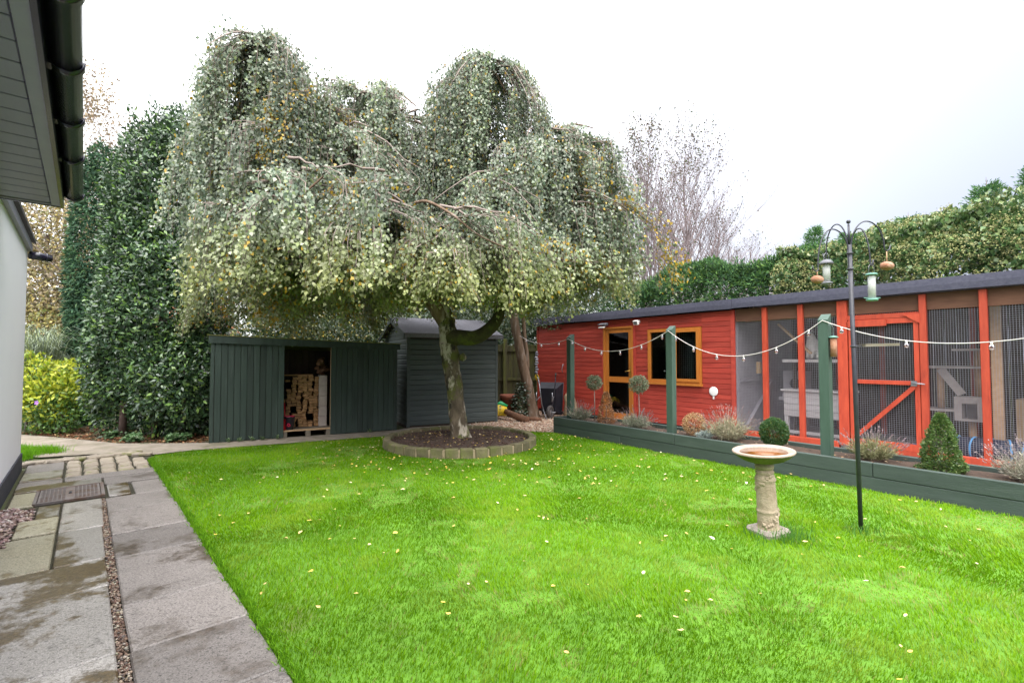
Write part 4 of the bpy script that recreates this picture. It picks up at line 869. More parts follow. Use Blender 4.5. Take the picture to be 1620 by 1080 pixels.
bp_ = MB(); bp_.box((-.05, -.05, 0), (.05, .05, 2.24)); o = bp_.build('timber_upright', M['sisal'], None, in_run(5.60, .55, .06), (0, 0, CRZ)); tag(o, 'tall bare timber upright inside the run near the right edge', 'post')  # plain timber post standing inside the run
bc = MB()
bc.lathe([(.001, 0), (.16, 0), (.19, .04), (.18, .04), (.15, .012), (.001, .012)], 24); o = bc.build('litter_tray', M['blue'], None, in_run(4.72, .9, .062)); tag(o, 'shallow turquoise tray on the floor behind the mesh door', 'tray')

# cats: one continuous body each
def cat_body(name, verts, edges, radii, mat, loc, rz, label):
    me = bpy.data.meshes.new(name); me.from_pydata(verts, edges, []); me.materials.append(mat); me.update()
    o = bpy.data.objects.new(name, me); link(o, None, loc, (0, 0, rz))
    m = o.modifiers.new('skin', 'SKIN'); m.use_smooth_shade = True
    for i, r_ in enumerate(radii): me.skin_vertices[0].data[i].radius = r_ if isinstance(r_, tuple) else (r_, r_)
    me.skin_vertices[0].data[0].use_root = True
    s = o.modifiers.new('sub', 'SUBSURF'); s.levels = 2; s.render_levels = 2
    return tag(o, label, 'cat')
def ears_eyes(o, c, f, e=.05, esz=.030):
    """ears (part of the coat) and eyes at head centre c, facing unit f"""
    c = Vector(c); f = Vector(f).normalized(); sd = f.cross(Vector((0, 0, 1))).normalized()
    for sg in (-1, 1):
        b = MB(); p = c + sd * sg * .036 + Vector((0, 0, .030)); tp = p + Vector((0, 0, .055)) + sd * sg * .012
        a1 = p + sd * .022; a2 = p - sd * .022; a3 = p - f * .022; a4 = p + f * .014
        b.add([a1, a2, a3, a4, tp], [(0, 3, 4), (3, 1, 4), (1, 2, 4), (2, 0, 4)]); b.build('ear', o.data.materials[0], o)
        b = MB(); q = c + f * e + sd * sg * .022 + Vector((0, 0, .006))
        b.lathe([(.0005, -.007), (.006, -.005), (.008, 0), (.006, .005), (.0005, .007)], 10, tuple(q)); b.build('eye', M['eye'], o)
    b = MB(); q = c + f * (e + .016) - Vector((0, 0, .016)); b.lathe([(.0005, -.005), (.006, 0), (.0005, .005)], 8, tuple(q)); b.build('nose', M['terracotta'], o)
# sitting cat, local -y faces the garden
v = [(0, .05, .10), (0, .01, .20), (0, -.03, .29), (0, -.045, .36), (0, -.065, .415), (0, -.095, .405),
     (-.035, -.075, .16), (-.035, -.085, .07), (-.035, -.095, .012), (.035, -.075, .16), (.035, -.085, .07), (.035, -.095, .012),
     (-.085, .04, .065), (-.09, -.04, .025), (.085, .04, .065), (.09, -.04, .025), (0, .14, .04), (.06, .19, .022), (.14, .15, .02), (.17, .07, .02)]
e = [(0, 1), (1, 2), (2, 3), (3, 4), (4, 5), (1, 6), (6, 7), (7, 8), (1, 9), (9, 10), (10, 11), (0, 12), (12, 13), (0, 14), (14, 15), (0, 16), (16, 17), (17, 18), (18, 19)]
rad = [.115, .115, .092, .062, .064, .030, .045, .030, .026, .045, .030, .026, .06, .026, .06, .026, .04, .024, .022, .018]
cat1 = cat_body('cat', v, e, rad, M['cat_fur'], in_run(3.41, .58, 1.385), CRZ - .3, 'fluffy white cat sitting upright on the shelf in the run')
ears_eyes(cat1, (0, -.070, .43), (-.15, -1, 0), .048)
v = [(0, .02, .085), (.10, .03, .09), (.21, .03, .085), (-.09, .0, .10), (-.14, -.03, .125), (-.15, -.065, .118), (-.10, -.08, .03), (-.11, -.13, .02), (-.03, -.08, .03), (-.04, -.12, .02), (.19, -.06, .03), (.30, .03, .04), (.34, -.03, .025)]
e = [(0, 1), (1, 2), (0, 3), (3, 4), (4, 5), (3, 6), (6, 7), (0, 8), (8, 9), (2, 10), (2, 11), (11, 12)]
rad = [.085, .088, .082, .066, .062, .03, .03, .022, .03, .022, .04, .03, .02]
cat2 = cat_body('cat', v, e, rad, M['cat_fur_cream'], in_run(2.62, .43, 2.137), CRZ, 'cream cat crouching on the cross beam under the run roof')
ears_eyes(cat2, (-.142, -.035, .138), (-.15, -1, -.1), .046)

# ------------------------------------------------------------------ raised planter with posts
pl = empty('planter', (*PA, 0), CRZ, 'long raised planter of dark green sleepers along the lawn', 'planter')
PL = 9.0
for s0, s1 in ((0.0, 2.62), (2.62, 5.02), (5.02, 7.4), (7.4, PL)): piece('sleeper', bbox_mesh(s1 - s0 - .005, .05, .152, M['planter_green'], .007), pl, ((s0 + s1) / 2, .027, .232 + random.uniform(-.003, .003)), (0, 0, random.uniform(-.001, .001)))
for s0, s1 in ((0.0, 1.6), (1.6, 4.0), (4.0, 6.4), (6.4, PL)): piece('sleeper', bbox_mesh(s1 - s0 - .005, .05, .150, M['planter_green'], .007), pl, ((s0 + s1) / 2, .031, .078), (0, 0, 0))
for z in (.078, .232):
    piece('sleeper', bbox_mesh(.05, .60, .150, M['planter_green'], .006), pl, (.027, .36, z)); piece('sleeper', bbox_mesh(PL - .01, .045, .150, M['planter_green'], .006), pl, (PL / 2, .690, z + .004))
b = MB(); n_ = 60
X = np.linspace(.05, PL - .05, n_); Yv = np.linspace(.06, .664, 7); vs = []
for i in range(n_):
    for j in range(7): vs.append((X[i], Yv[j], .262 + .03 * (random.random() - .5)))
b.add(vs, [(i * 7 + j, (i + 1) * 7 + j, (i + 1) * 7 + j + 1, i * 7 + j + 1) for i in range(n_ - 1) for j in range(6)]); b.build('soil', M['soil'], pl)
PLAB = ['green square post standing at the near shed end of the planter', 'green square post in front of the cabin window', 'green square post in front of the white cat', 'green square post beyond the right end']
P_S = (.22, 2.41, 4.51, 6.95)
for i, s_ in enumerate(P_S[:4]):
    b = MB(); h = .052; z1 = (1.86, 1.90, 1.925, 1.93)[i]
    b.add([(-h, -h, 0), (h, -h, 0), (h, h, 0), (-h, h, 0), (-h, -h, z1 - .07), (h, -h, z1 - .07), (h, h, z1), (-h, h, z1)], [(0, 3, 2, 1), (4, 5, 6, 7), (0, 1, 5, 4), (1, 2, 6, 5), (2, 3, 7, 6), (3, 0, 4, 7)])
    o = b.build('post', M['post_green'], None, (*CW(s_, .25), .0), (0, 0, CRZ)); tag(o, PLAB[i], 'post', 'green posts carrying the string lights')

# string lights
sl_ = empty('string_lights', (*CW(.22, .25), 0), 0, 'white festoon cable with clear bulbs strung between the posts', 'string lights')
org = Vector((*CW(.22, .25), 0))
pts = [Vector((.19, 11.33, 1.93))] + [Vector((*CW(s_, .19), (1.85, 1.90, 1.925, 1.93)[i] - .08)) for i, s_ in enumerate(P_S)]
cab_pts = []; bulbs = []
sag = (.14, .27, .40, .30); nb = ((.16, .50, .84), (.05, .20, .38, .57, .77, .95), (.06, .20, .37, .55, .75, .93), (.08, .32, .58, .85))
tt_ = []
for k in range(4):
    a, c_ = pts[k], pts[k + 1]
    for i in range(25):
        if k and i == 0: continue
        t = i / 24; q = a.lerp(c_, t); q.z -= sag[k] * 4 * t * (1 - t); cab_pts.append(q - org)
    for t in nb[k]:
        q = a.lerp(c_, t); q.z -= sag[k] * 4 * t * (1 - t); bulbs.append(q - org)
b = MB(); b.tube(cab_pts, .0048, 6); b.build('cable', M['cable'], sl_)
sb = MB(); sb.lathe([(.001, .004), (.012, .004), (.014, -.03), (.010, -.034)], 12); sock = sb.mesh('socket', M['cable'])
gb = MB(); gb.lathe([(.008, -.030), (.013, -.036), (.026, -.056), (.029, -.070), (.024, -.088), (.010, -.098), (.001, -.0995)], 16); glob = gb.mesh('bulb', M['bulb_glass'])
fl = MB(); fl.tube([(0, 0, -.03), (.006, 0, -.055), (-.006, 0, -.065), (.004, 0, -.075)], .004, 5); fil = fl.mesh('filament', M['white_plastic'])
for q in bulbs:
    o = piece('bulb', glob, sl_, q, (0, 0, 0), (.74, .74, .74)); piece('socket', sock, o, (0, 0, 0)); piece('filament', fil, o, (0, 0, 0))

# ------------------------------------------------------------------ planting in the planter
def at_pl(s_, n_=.36, z=.275): x, y = CW(s_, n_); return (x, y, z)
def lavender(loc, hgt, spread, label, nst=150, cols=((.16, .19, .13), (.26, .27, .20), (.34, .33, .26)), flower=((.22, .15, .17), (.30, .22, .22)), fl=.55):
    root = empty('lavender', loc, random.uniform(0, 6), label, 'lavender', 'lavender clumps in the planter')
    n = nst; th = R.uniform(0, 6.28, n); rr = spread * R.uniform(0, 1, n) ** .6; H = hgt * R.uniform(.55, 1.1, n) * (1 - .35 * (rr / spread) ** 2)
    b0 = np.stack([np.cos(th) * rr * .35, np.sin(th) * rr * .35, np.zeros(n)], 1); ln = np.stack([np.cos(th) * rr, np.sin(th) * rr], 1)
    blades('stem', b0, H, ln, np.full(n, .004), palette(n, cols, [1] * len(cols)), M['dull_leaf'], root)
    m = n * 20; k = R.integers(0, n, m); t = R.uniform(.05, .62, m)[:, None]
    P = b0[k] + np.concatenate([ln[k], H[k][:, None]], 1) * t; ax = unit(np.concatenate([ln[k], H[k][:, None] * 1.2], 1)) + R.normal(0, .5, (m, 3))
    leaves('foliage', P, ax, rdir(m), R.uniform(.03, .055, m), .16, palette(m, cols, [1] * len(cols)), M['dull_leaf'], root)
    ks = np.where(R.uniform(0, 1, n) < fl)[0]
    if not len(ks): return root
    m = len(ks) * 14; k = np.repeat(ks, 14); t = R.uniform(.80, 1.04, m)[:, None]
    P = b0[k] + np.concatenate([ln[k], H[k][:, None]], 1) * t
    leaves('flower_spike', P, np.concatenate([ln[k], H[k][:, None]], 1) + R.normal(0, .1, (m, 3)), rdir(m), R.uniform(.010, .018, m), .6, palette(m, flower, [1] * len(flower)), M['dull_leaf'], root)
    return root
lavender(at_pl(.42, .30), .34, .26, 'grey green lavender at the near corner of the planter beside the first post')
lavender(at_pl(1.72, .28), .32, .27, 'grey green lavender under the second standard bush by the cabin door')
lavender(at_pl(3.22, .40), .44, .36, 'wide straw coloured lavender between the brown and green balls', 230, ((.22, .22, .14), (.34, .31, .20), (.40, .36, .26)), ((.36, .27, .25), (.28, .2, .2)))
lavender(at_pl(2.98, .20), .14, .12, 'small silvery plant right of the dead brown ball', 60, ((.28, .33, .31), (.36, .42, .40)), fl=0)
lavender(at_pl(4.90, .42), .34, .26, 'pale lavender at the foot of the mesh door', 150, ((.20, .21, .10), (.33, .31, .18)), ((.34, .26, .27), (.24, .18, .2)))
lavender(at_pl(6.16, .36), .40, .30, 'lavender with pale stems at the right edge of the photo', 190, ((.27, .25, .20), (.38, .35, .28)), ((.40, .33, .33), (.28, .22, .24)))
def topiary(name, loc, kind, rad, hgt, cols, wts, label, n=3500, ll=.02, mat='leaf', stem=0.0, cat='shrub'):
    root = empty(name, loc, 0, label, cat)
    if kind == 'ball':
        P, o = blob_points(n, (0, 0, stem + hgt * .5), (rad, rad, hgt * .5), .55 if stem else .35, None, .16 if stem else .08, 4, int(rad * 1000))
    else:
        t = R.uniform(0, 1, n) ** 1.4; th = R.uniform(0, 6.28, n); rr = rad * (1 - t) ** .75 * (1 - .35 * R.uniform(0, 1, n) ** 2) + .012
        rr *= 1 + .42 * (vnoise(np.stack([np.cos(th) * 2, np.sin(th) * 2, t * 6], 1), 1.5, 5) - .5) * 2
        P = np.stack([np.cos(th) * rr, np.sin(th) * rr, t * hgt], 1); o = unit(np.stack([np.cos(th), np.sin(th), np.full(n, .35)], 1))
    leaves('foliage', P, o + R.normal(0, .6, (len(P), 3)), rdir(len(P)), R.uniform(.7, 1.2, len(P)) * ll, .55, palette(len(P), cols, wts), M[mat], root)
    b = MB()
    if stem: b.tube([(0, 0, 0), (.006, 0, stem * .5), (0, .004, stem + hgt * .4)], [.009, .008, .007], 7)
    else: b.tube([(0, 0, -.01), (0, 0, hgt * .6)], [.012, .006], 6)
    for i in range(14):
        a = random.uniform(0, 6.28); u = random.uniform(.2, .9); zz = stem + hgt * random.uniform(.15, .6); rr = rad * .75 * ((1 - u * .7) if kind != 'ball' else .8)
        b.tube([(0, 0, zz), (math.cos(a) * rr, math.sin(a) * rr, zz + rr * .5)], [.004, .002], 4)
    b.build('stem', M['twig'], root); return root
OL = ((.13, .16, .09), (.20, .23, .15), (.30, .31, .22))
topiary('standard_bush', at_pl(.68, .40), 'ball', .14, .26, OL, (3, 3, 1), 'small olive standard ball left of the brown cone', 2000, .026, 'dull_leaf', .56)
topiary('standard_bush', at_pl(1.68, .40), 'ball', .15, .28, OL, (3, 3, 1), 'small olive standard ball in front of the cabin door', 2200, .026, 'dull_leaf', .56)
DEAD = ((.30, .15, .07), (.40, .23, .12), (.20, .09, .045))
topiary('dead_cone', at_pl(1.0, .36), 'cone', .16, .54, DEAD, (3, 2, 2), 'dead brown clipped cone beside the first post', 3000, .024, 'dull_leaf')
topiary('dead_ball', at_pl(2.74, .33), 'ball', .165, .32, ((.42, .26, .13), (.52, .36, .2), (.28, .15, .07)), (3, 2, 2), 'dead straw brown clipped ball in the planter', 3200, .020, 'dull_leaf')
topiary('box_ball', at_pl(3.88, .32), 'ball', .165, .36, ((.04, .10, .03), (.07, .15, .04), (.16, .20, .05)), (5, 3, 1), 'dark green clipped box ball behind the bird bath', 9500, .020, 'leaf')
topiary('box_cone', at_pl(5.52, .30), 'cone', .175, .57, ((.07, .14, .035), (.12, .20, .05), (.20, .24, .08)), (4, 3, 1.5), 'leafy green clipped cone near the right end of the planter', 8500, .024, 'leaf')
X = R.uniform(.1, 8.5, 260); Yv = R.uniform(.09, .64, 260); P = np.array([at_pl(a, b_, .285) for a, b_ in zip(X, Yv)])
tag(leaves('planter_litter', P, R.normal(0, 1, (260, 3)) * (1, 1, .2), np.array([[0, 0, 1.]]).repeat(260, 0) + R.normal(0, .25, (260, 3)), R.uniform(.02, .045, 260), .6, palette(260, [(.30, .20, .11), (.40, .30, .2), (.16, .10, .06)], [2, 2, 2]), M['dull_leaf']), 'brown leaf litter on the planter soil', 'leaf litter', kind='stuff')

# ------------------------------------------------------------------ bird bath
bb = empty('bird_bath', (2.03, 3.87, 0), 0, 'mossy stone bird bath on a carved pedestal standing on the lawn', 'bird bath'); bb.rotation_euler = (0, math.radians(-3.6), .3)
b = MB(); me = bbox_mesh(.24, .23, .07, M['stone_base'], .02, .012, 3); piece('base', me, bb, (0, 0, .040))
nseg = 40; vs = []; zs = np.linspace(.06, .53, 48); fs = []
for i, z in enumerate(zs):
    u = (z - .06) / .47
    r0 = .079 - .011 * u
    if u < .06: r0 += .012 * (1 - u / .06)
    if .28 < u < .335: r0 += .007 * math.sin((u - .28) / .055 * math.pi)
    if .80 < u < .86: r0 += .009 * math.sin((u - .80) / .06 * math.pi)
    if u > .90: r0 = .052 + .016 * math.sin((u - .90) / .10 * math.pi)
    for k in range(nseg):
        a = 2 * math.pi * k / nseg
        fl_ = -.0035 * (0.5 + .5 * math.cos(a * 10)) if u < .80 else 0
        vs.append((math.cos(a) * (r0 + fl_), math.sin(a) * (r0 + fl_), z))
b = MB(); b.add(vs, [(i * nseg + k, i * nseg + (k + 1) % nseg, (i + 1) * nseg + (k + 1) % nseg, (i + 1) * nseg + k) for i in range(47) for k in range(nseg)], True); b.build('pedestal', M['stone'], bb)
b = MB()                                                           # carved ivy winding up the shaft
for i in range(58):
    u = i / 57; a = -2.6 + u * 7.0 + random.uniform(-.25, .25); z = .09 + .40 * u + random.uniform(-.02, .02); r0 = .077 - .011 * u
    T = Matrix.Translation((math.cos(a) * r0, math.sin(a) * r0, z)) @ Matrix.Rotation(a, 4, 'Z') @ Matrix.Rotation(random.uniform(0, 6), 4, 'X')
    s1 = random.uniform(.017, .027); b.add([T @ Vector(q) for q in ((.014, 0, 0), (.002, s1, 0), (.003, 0, s1 * .8), (.002, -s1, 0), (.003, 0, -s1 * .8))], [(0, 1, 2), (0, 2, 3), (0, 3, 4), (0, 4, 1), (1, 4, 3, 2)])
b.build('carved_ivy', M['stone'], bb)
b = MB(); b.lathe([(.05, .525), (.066, .535), (.070, .555), (.062, .575), (.05, .583)], 28); b.build('collar', M['stone'], bb)
vs = []; prof = [(.05, .580), (.10, .588), (.15, .606), (.19, .632), (.210, .655)]; ns = 48
for r0, z in prof:
    for k in range(ns):
        a = 2 * math.pi * k / ns; sc_ = 1 + .022 * abs(math.cos(a * 10)) * (r0 > .09); vs.append((math.cos(a) * r0 * sc_, math.sin(a) * r0 * sc_, z))
b = MB(); b.add(vs, [(i * ns + k, i * ns + (k + 1) % ns, (i + 1) * ns + (k + 1) % ns, (i + 1) * ns + k) for i in range(4) for k in range(ns)], True); b.build('bowl', M['stone_moss'], bb)
b = MB(); b.lathe([(.208, .655), (.222, .660), (.228, .668), (.226, .676), (.216, .681), (.198, .679), (.180, .668), (.150, .650), (.09, .635), (.001, .632)], 48); b.build('rim', M['stone_rim'], bb)
wm = bpy.data.materials.new('peaty_water'); wm.use_nodes = True; q = wm.node_tree.nodes['Principled BSDF']; q.inputs['Base Color'].default_value = (.19, .068, .012, 1); q.inputs['Roughness'].default_value = .06
b = MB(); b.lathe([(.172, .6655), (.001, .6657)], 48); b.v = b.v; b.build('water', wm, bb)

# ------------------------------------------------------------------ bird feeding pole
fp = empty('feeder_pole', (2.80, 3.93, 0), 0, 'black metal bird feeding pole with four curved arms', 'feeder pole')
b = MB(); b.tube([(0, 0, 0), (0, 0, 1.2), (0, 0, 2.33)], [.0165, .0165, .0165], 12); b.build('pole', M['black_metal'], fp)
b = MB(); b.tube([(0, 0, 2.33), (0, 0, 2.50)], [.010, .008], 10); b.lathe([(.001, -.017), (.012, -.012), (.017, 0), (.012, .012), (.001, .017)], 14, (0, 0, 2.52)); b.build('finial', M['black_metal'], fp)
arms = [(-.295, -.05, 2.455, 2.14), (-.100, .14, 2.52, 2.28), (.090, -.10, 2.45, 2.17), (.325, .05, 2.53, 2.32)]
for dx, dy, zp, ze in arms:
    b = MB(); cc_ = []
    for i in range(21):
        t = i / 20; ang_ = math.pi * t; rx = (1 - math.cos(ang_)) / 2
        z0 = 2.28 + (zp - 2.28) * math.sin(min(ang_, math.pi / 2)) if t < .5 else ze + (zp - ze) * math.sin(ang_)
        cc_.append((dx * (.04 + .96 * rx), dy * (.04 + .96 * rx), z0))
    cc_ += [(dx * 1.0, dy, ze - .02), (dx * 1.06, dy * 1.06, ze - .035), (dx * 1.14, dy * 1.1, ze - .02), (dx * 1.17, dy * 1.12, ze + .015)]
    b.tube([(dx * .04, dy * .04, 2.12)] + cc_, .0055, 7); b.build('arm', M['black_metal'], fp)
b = MB(); b.torus((0, 0, 2.13), .02, .006); b.torus((0, 0, 2.26), .02, .006); b.torus((0, 0, 1.50), .019, .006); b.build('clamp', M['black_metal'], fp)
fp.rotation_euler = (0, -.016, 0)                                  # the pole leans a little
def fw(dx, dy, z): return (2.80 + dx - .016 * z, 3.93 + dy, z)
def coconut(dx, dy, zt_, z, label, r=.040):
    o = empty('coconut_feeder', fw(dx, dy, z), .4, label, 'bird feeder', 'feeders hanging from the pole')
    b = MB(); b.lathe([(.001, -.8 * r)] + [(r * math.cos(a) * 1.15, r * math.sin(a) * .85) for a in np.linspace(-1.3, 1.3, 12)] + [(.001, .8 * r)], 22); bm_ = b.build('shell', M['coconut'], o); bm_.rotation_euler = (.15, .1, 0)
    b = MB(); b.tube([(0, 0, r * .7), (0, 0, zt_ - z)], .004, 6); b.build('hanging_rope', M['sisal'], o)
coconut(-.305, -.05, 2.11, 2.035, 'coconut shell feeder hanging at the left of the pole')
coconut(.340, .05, 2.285, 2.165, 'coconut shell feeder hanging at the right of the pole', .043)
def tube_feeder(dx, dy, ztop, zb, lidm, label, r=.026, dome=True, port=True):
    o = empty('tube_feeder', fw(dx, dy, zb), 0, label, 'bird feeder', 'feeders hanging from the pole'); H = ztop - zb
    b = MB(); b.lathe([(r, .012), (r, H - .02), (r - .003, H - .02), (r - .003, .012)], 20); b.build('tube', M['clear'], o)
    b = MB(); b.lathe([(.001, .014), (r - .005, .014), (r - .005, H * .72), (.001, H * .72)], 16); b.build('seed', M['seed'], o)
    if dome: prof = [(.001, H + .026), (r * .8, H + .020), (r * 1.6, H + .004), (r * 1.95, H - .014), (r * 1.85, H - .018), (.001, H - .014)]
    else: prof = [(.001, H + .006), (r * 1.25, H + .002), (r * 1.55, H - .006), (r * 1.5, H - .012), (.001, H - .012)]
    b = MB(); b.lathe(prof, 24); b.build('lid', lidm, o)
    b = MB(); b.lathe([(.001, -.008), (r * 1.35, -.008), (r * 1.55, .0), (r * 1.5, .008), (r, .012), (.001, .012)], 24)
    if port: b.tube([(-r * 2.4, 0, .016), (r * 2.4, 0, .016)], .004, 6)
    b.build('tray', lidm, o)
    b = MB(); b.tube([(-r * .9, 0, H - .008), (-r * .7, 0, H + .06), (0, 0, H + .085), (r * .7, 0, H + .06), (r * .9, 0, H - .008)], .0022, 5); b.build('hanger', M['grey_metal'], o)
tube_feeder(-.105, .14, 2.215, 2.035, M['grey_plastic'], 'clear seed feeder with a grey domed lid left of the pole', .028, True, False)
tube_feeder(.093, -.10, 2.075, 1.865, M['green_plastic'], 'clear seed feeder with green ends right of the pole', .027, False, True)
pq = CW(4.605, .235); ob = empty('peanut_feeder', (pq[0], pq[1], 1.42), 0, 'small peanut feeder with a green lid hooked on the third post', 'bird feeder')
b = MB(); b.lathe([(.001, 0), (.034, 0), (.034, .22), (.001, .22)], 16); b.build('tube', M['coconut'], ob)
b = MB(); b.lathe([(.001, .245), (.03, .24), (.055, .225), (.052, .221), (.001, .221)], 18); b.build('lid', M['green_plastic'], ob)
b = MB(); b.tube([(0, 0, .24), (.0, 0, .34), (-.035, -.01, .38), (-.06, -.012, .37)], .004, 6); b.build('hook', M['grey_metal'], ob)
pt = MB(); pt.box((.085, -.04, 1.494), (.36, .04, 1.516)); pp_ = pt.build('perch_tray', M['weathered'], None, (2.80, 3.93, 0), (0, math.radians(-1.5), 0)); tag(pp_, 'flat weathered wooden perch clamped to the feeder pole', 'perch')
b = MB(); b.tube([(.016, 0, 1.50), (.086, 0, 1.503)], .005, 6); b.build('bracket', M['black_metal'], pp_)

# ------------------------------------------------------------------ tree ring
ring = empty('stone_ring', (-.84, 7.95, 0), 0, 'low circle of mossy stone setts round the weeping tree', 'stone edging')
NS = 36
for i in range(NS):
    a = 2 * math.pi * i / NS; piece('sett', bbox_mesh(.115, .182, .15, M['ring_stone'], .012, .008, i % 6), ring, (1.17 * math.cos(a), 1.17 * math.sin(a), .070 + random.uniform(-.005, .006)), (random.uniform(-.03, .03), random.uniform(-.03, .03), a + random.uniform(-.03, .03)))
b = MB(); nn = 72
for (r0, r1, z1) in ((1.125, 1.213, .128),):
    vs = []
    for i in range(nn):
        a = 2 * math.pi * i / nn; ca, sa = math.cos(a), math.sin(a); vs += [(r0 * ca, r0 * sa, 0), (r1 * ca, r1 * sa, 0), (r1 * ca, r1 * sa, z1), (r0 * ca, r0 * sa, z1)]
    b.add(vs, [(i * 4 + k, ((i + 1) % nn) * 4 + k, ((i + 1) % nn) * 4 + (k + 1) % 4, i * 4 + (k + 1) % 4) for i in range(nn) for k in range(4)])
b.build('mortar', M['mortar'], ring)
b = MB(); vs = [(0, 0, .13)]; rr_ = (.2, .4, .6, .8, 1.0, 1.13)
for r0 in rr_:
    for k in range(40): a = 2 * math.pi * k / 40; vs.append((r0 * math.cos(a), r0 * math.sin(a), .125 - .03 * r0 ** 2 + random.uniform(-.012, .012)))
fs = [(0, 1 + k, 1 + (k + 1) % 40) for k in range(40)] + [(1 + i * 40 + k, 1 + (i + 1) * 40 + k, 1 + (i + 1) * 40 + (k + 1) % 40, 1 + i * 40 + (k + 1) % 40) for i in range(5) for k in range(40)]
b.add(vs, fs); o = b.build('tree_pit_soil', M['soil'], None, (-.84, 7.95, 0)); o['kind'] = 'structure'
n = 1500; a = R.uniform(0, 6.28, n); r0 = 1.1 * np.sqrt(R.uniform(.03, 1, n)); P = np.stack([-.84 + r0 * np.cos(a), 7.95 + r0 * np.sin(a), .125 - .03 * r0 ** 2 + R.uniform(0, .015, n)], 1)
tag(pebbles('bark_mulch', P, R.uniform(.010, .024, n), palette(n, [(.05, .03, .022), (.09, .055, .04), (.13, .085, .07)], [3, 3, 1]), M['pebble']), 'dark crumbly mulch inside the stone ring', 'mulch', kind='stuff')

# ------------------------------------------------------------------ weeping birch
R = np.random.default_rng(4)
wb = empty('weeping_birch', (-.86, 7.95, 0), 0, 'large weeping birch with hanging grey green curtains in the stone ring', 'tree')
O = Vector((-.86, 7.95, 0))
def L_(p): return Vector(p) - O
def bez(p, n=16):
    """smooth Catmull-Rom through points"""
    P = [Vector(q) for q in p]; P = [P[0] * 2 - P[1]] + P + [P[-1] * 2 - P[-2]]; out_ = []
    for i in range(1, len(P) - 2):
        for k in range(n):
            t = k / n; a, b_, c_, d_ = P[i - 1:i + 3]
            out_.append(.5 * ((2 * b_) + (c_ - a) * t + (2 * a - 5 * b_ + 4 * c_ - d_) * t * t + (3 * b_ - a - 3 * c_ + d_) * t ** 3))
    return out_ + [P[-2]]
def rads(r, n): return list(np.interp(np.linspace(0, 1, n), np.linspace(0, 1, len(r)), r))
tp = bez([(-.84, 7.95, .04), (-.86, 7.95, .2), (-.905, 7.95, .6), (-.955, 7.95, 1.05), (-1.02, 7.95, 1.45), (-1.05, 7.95, 1.78), (-1.10, 7.96, 2.05), (-1.25, 8.0, 2.5), (-1.45, 8.05, 3.2)], 10)
b = MB(); b.tube([L_(p) for p in tp], rads([.205, .152, .140, .142, .145, .150, .135, .10, .08], len(tp)), 28, .17, 4, nscale=5.5)
# bosses and burrs
for (x, y, z, r0) in ((-.80, 7.80, 1.42, .06), (-1.0, 7.80, 1.05, .05), (-.90, 7.80, 1.72, .075), (-1.10, 7.82, 1.60, .06)):
    b.tube([L_((x, y + .1, z - r0 * .8)), L_((x, y + .06, z - r0 * .3)), L_((x, y + .05, z + r0 * .3)), L_((x, y + .1, z + r0))], [r0 * .4, r0 * 1.1, r0 * 1.1, r0 * .4], 12, .2, 9)
b.build('trunk', M['birch_bark'], wb)
M['moss_bark'] = pm('moss_bark', (.035, .03, .016), (.07, .065, .02), 7, .95, .9, 30, c3=(.10, .115, .02), s3=4, t3=(.52, .66))
def limb(pts, r, mat='moss_bark', name='limb', n=12, noise=.12):
    p = bez(pts, 8); b = MB(); b.tube([L_(q) for q in p], rads(r, len(p)), n, noise, int(abs(pts[-1][0]) * 100)); return b.build(name, M[mat], wb)
limb([(-1.02, 7.93, 1.72), (-.86, 7.88, 1.74), (-.62, 7.86, 1.74), (-.40, 7.86, 1.86), (-.22, 7.90, 2.10), (-.12, 7.95, 2.6), (.1, 8.0, 3.4), (.5, 8.0, 4.3)], [.15, .13, .115, .105, .095, .08, .06, .04])
limb([(-1.1, 7.95, 2.0), (-1.5, 7.8, 2.6), (-2.3, 7.5, 3.6), (-3.1, 7.2, 4.7), (-3.45, 7.1, 5.4), (-3.75, 7.05, 5.95), (-4.1, 7.0, 6.02), (-4.45, 6.95, 5.85)], [.13, .11, .09, .065, .05, .042, .03, .012], 'bark_grey')
limb([(-3.72, 7.05, 5.9), (-3.82, 7.0, 6.12), (-4.0, 7.0, 6.16), (-4.15, 6.98, 6.1)], [.03, .024, .018, .008], 'bark_grey', n=8)
limb([(-1.45, 8.05, 3.1), (-1.8, 8.2, 4.2), (-2.2, 8.45, 5.6), (-2.4, 8.5, 6.15), (-2.1, 8.5, 6.2), (-1.7, 8.5, 5.9)], [.10, .08, .05, .035, .022, .01], 'bark_grey')
limb([(-1.40, 8.0, 3.0), (-1.1, 8.05, 4.2), (-.75, 8.0, 5.6), (-.62, 8.0, 6.4), (-.45, 8.0, 6.5), (-.1, 8.0, 5.9), (.35, 8.0, 5.3)], [.10, .08, .05, .035, .02, .014, .006], 'bark_grey')
limb([(.3, 8.0, 3.9), (.75, 8.0, 4.9), (.95, 8.0, 5.30), (1.15, 8.0, 5.32), (1.4, 8.0, 5.26)], [.05, .035, .025, .018, .006], 'bark_grey')
limb([(-1.2, 7.9, 2.4), (-1.35, 7.2, 3.0), (-1.50, 6.6, 3.35), (-1.15, 6.15, 3.42), (-.75, 5.9, 3.18), (-.40, 5.85, 2.9), (.05, 5.9, 2.72), (.40, 6.0, 2.72)], [.07, .05, .028, .020, .016, .012, .009, .004], 'bark_grey')
limb([(-1.3, 7.8, 2.4), (-2.2, 7.0, 3.1), (-2.9, 6.4, 3.35), (-3.3, 6.2, 3.3), (-3.8, 6.0, 2.9)], [.07, .045, .025, .015, .006], 'bark_grey')
limb([(-2.3, 6.0, 3.75), (-2.55, 5.9, 3.45), (-2.95, 5.85, 3.05), (-3.3, 5.8, 2.75)], [.014, .012, .009, .004], 'bark_grey', n=6)
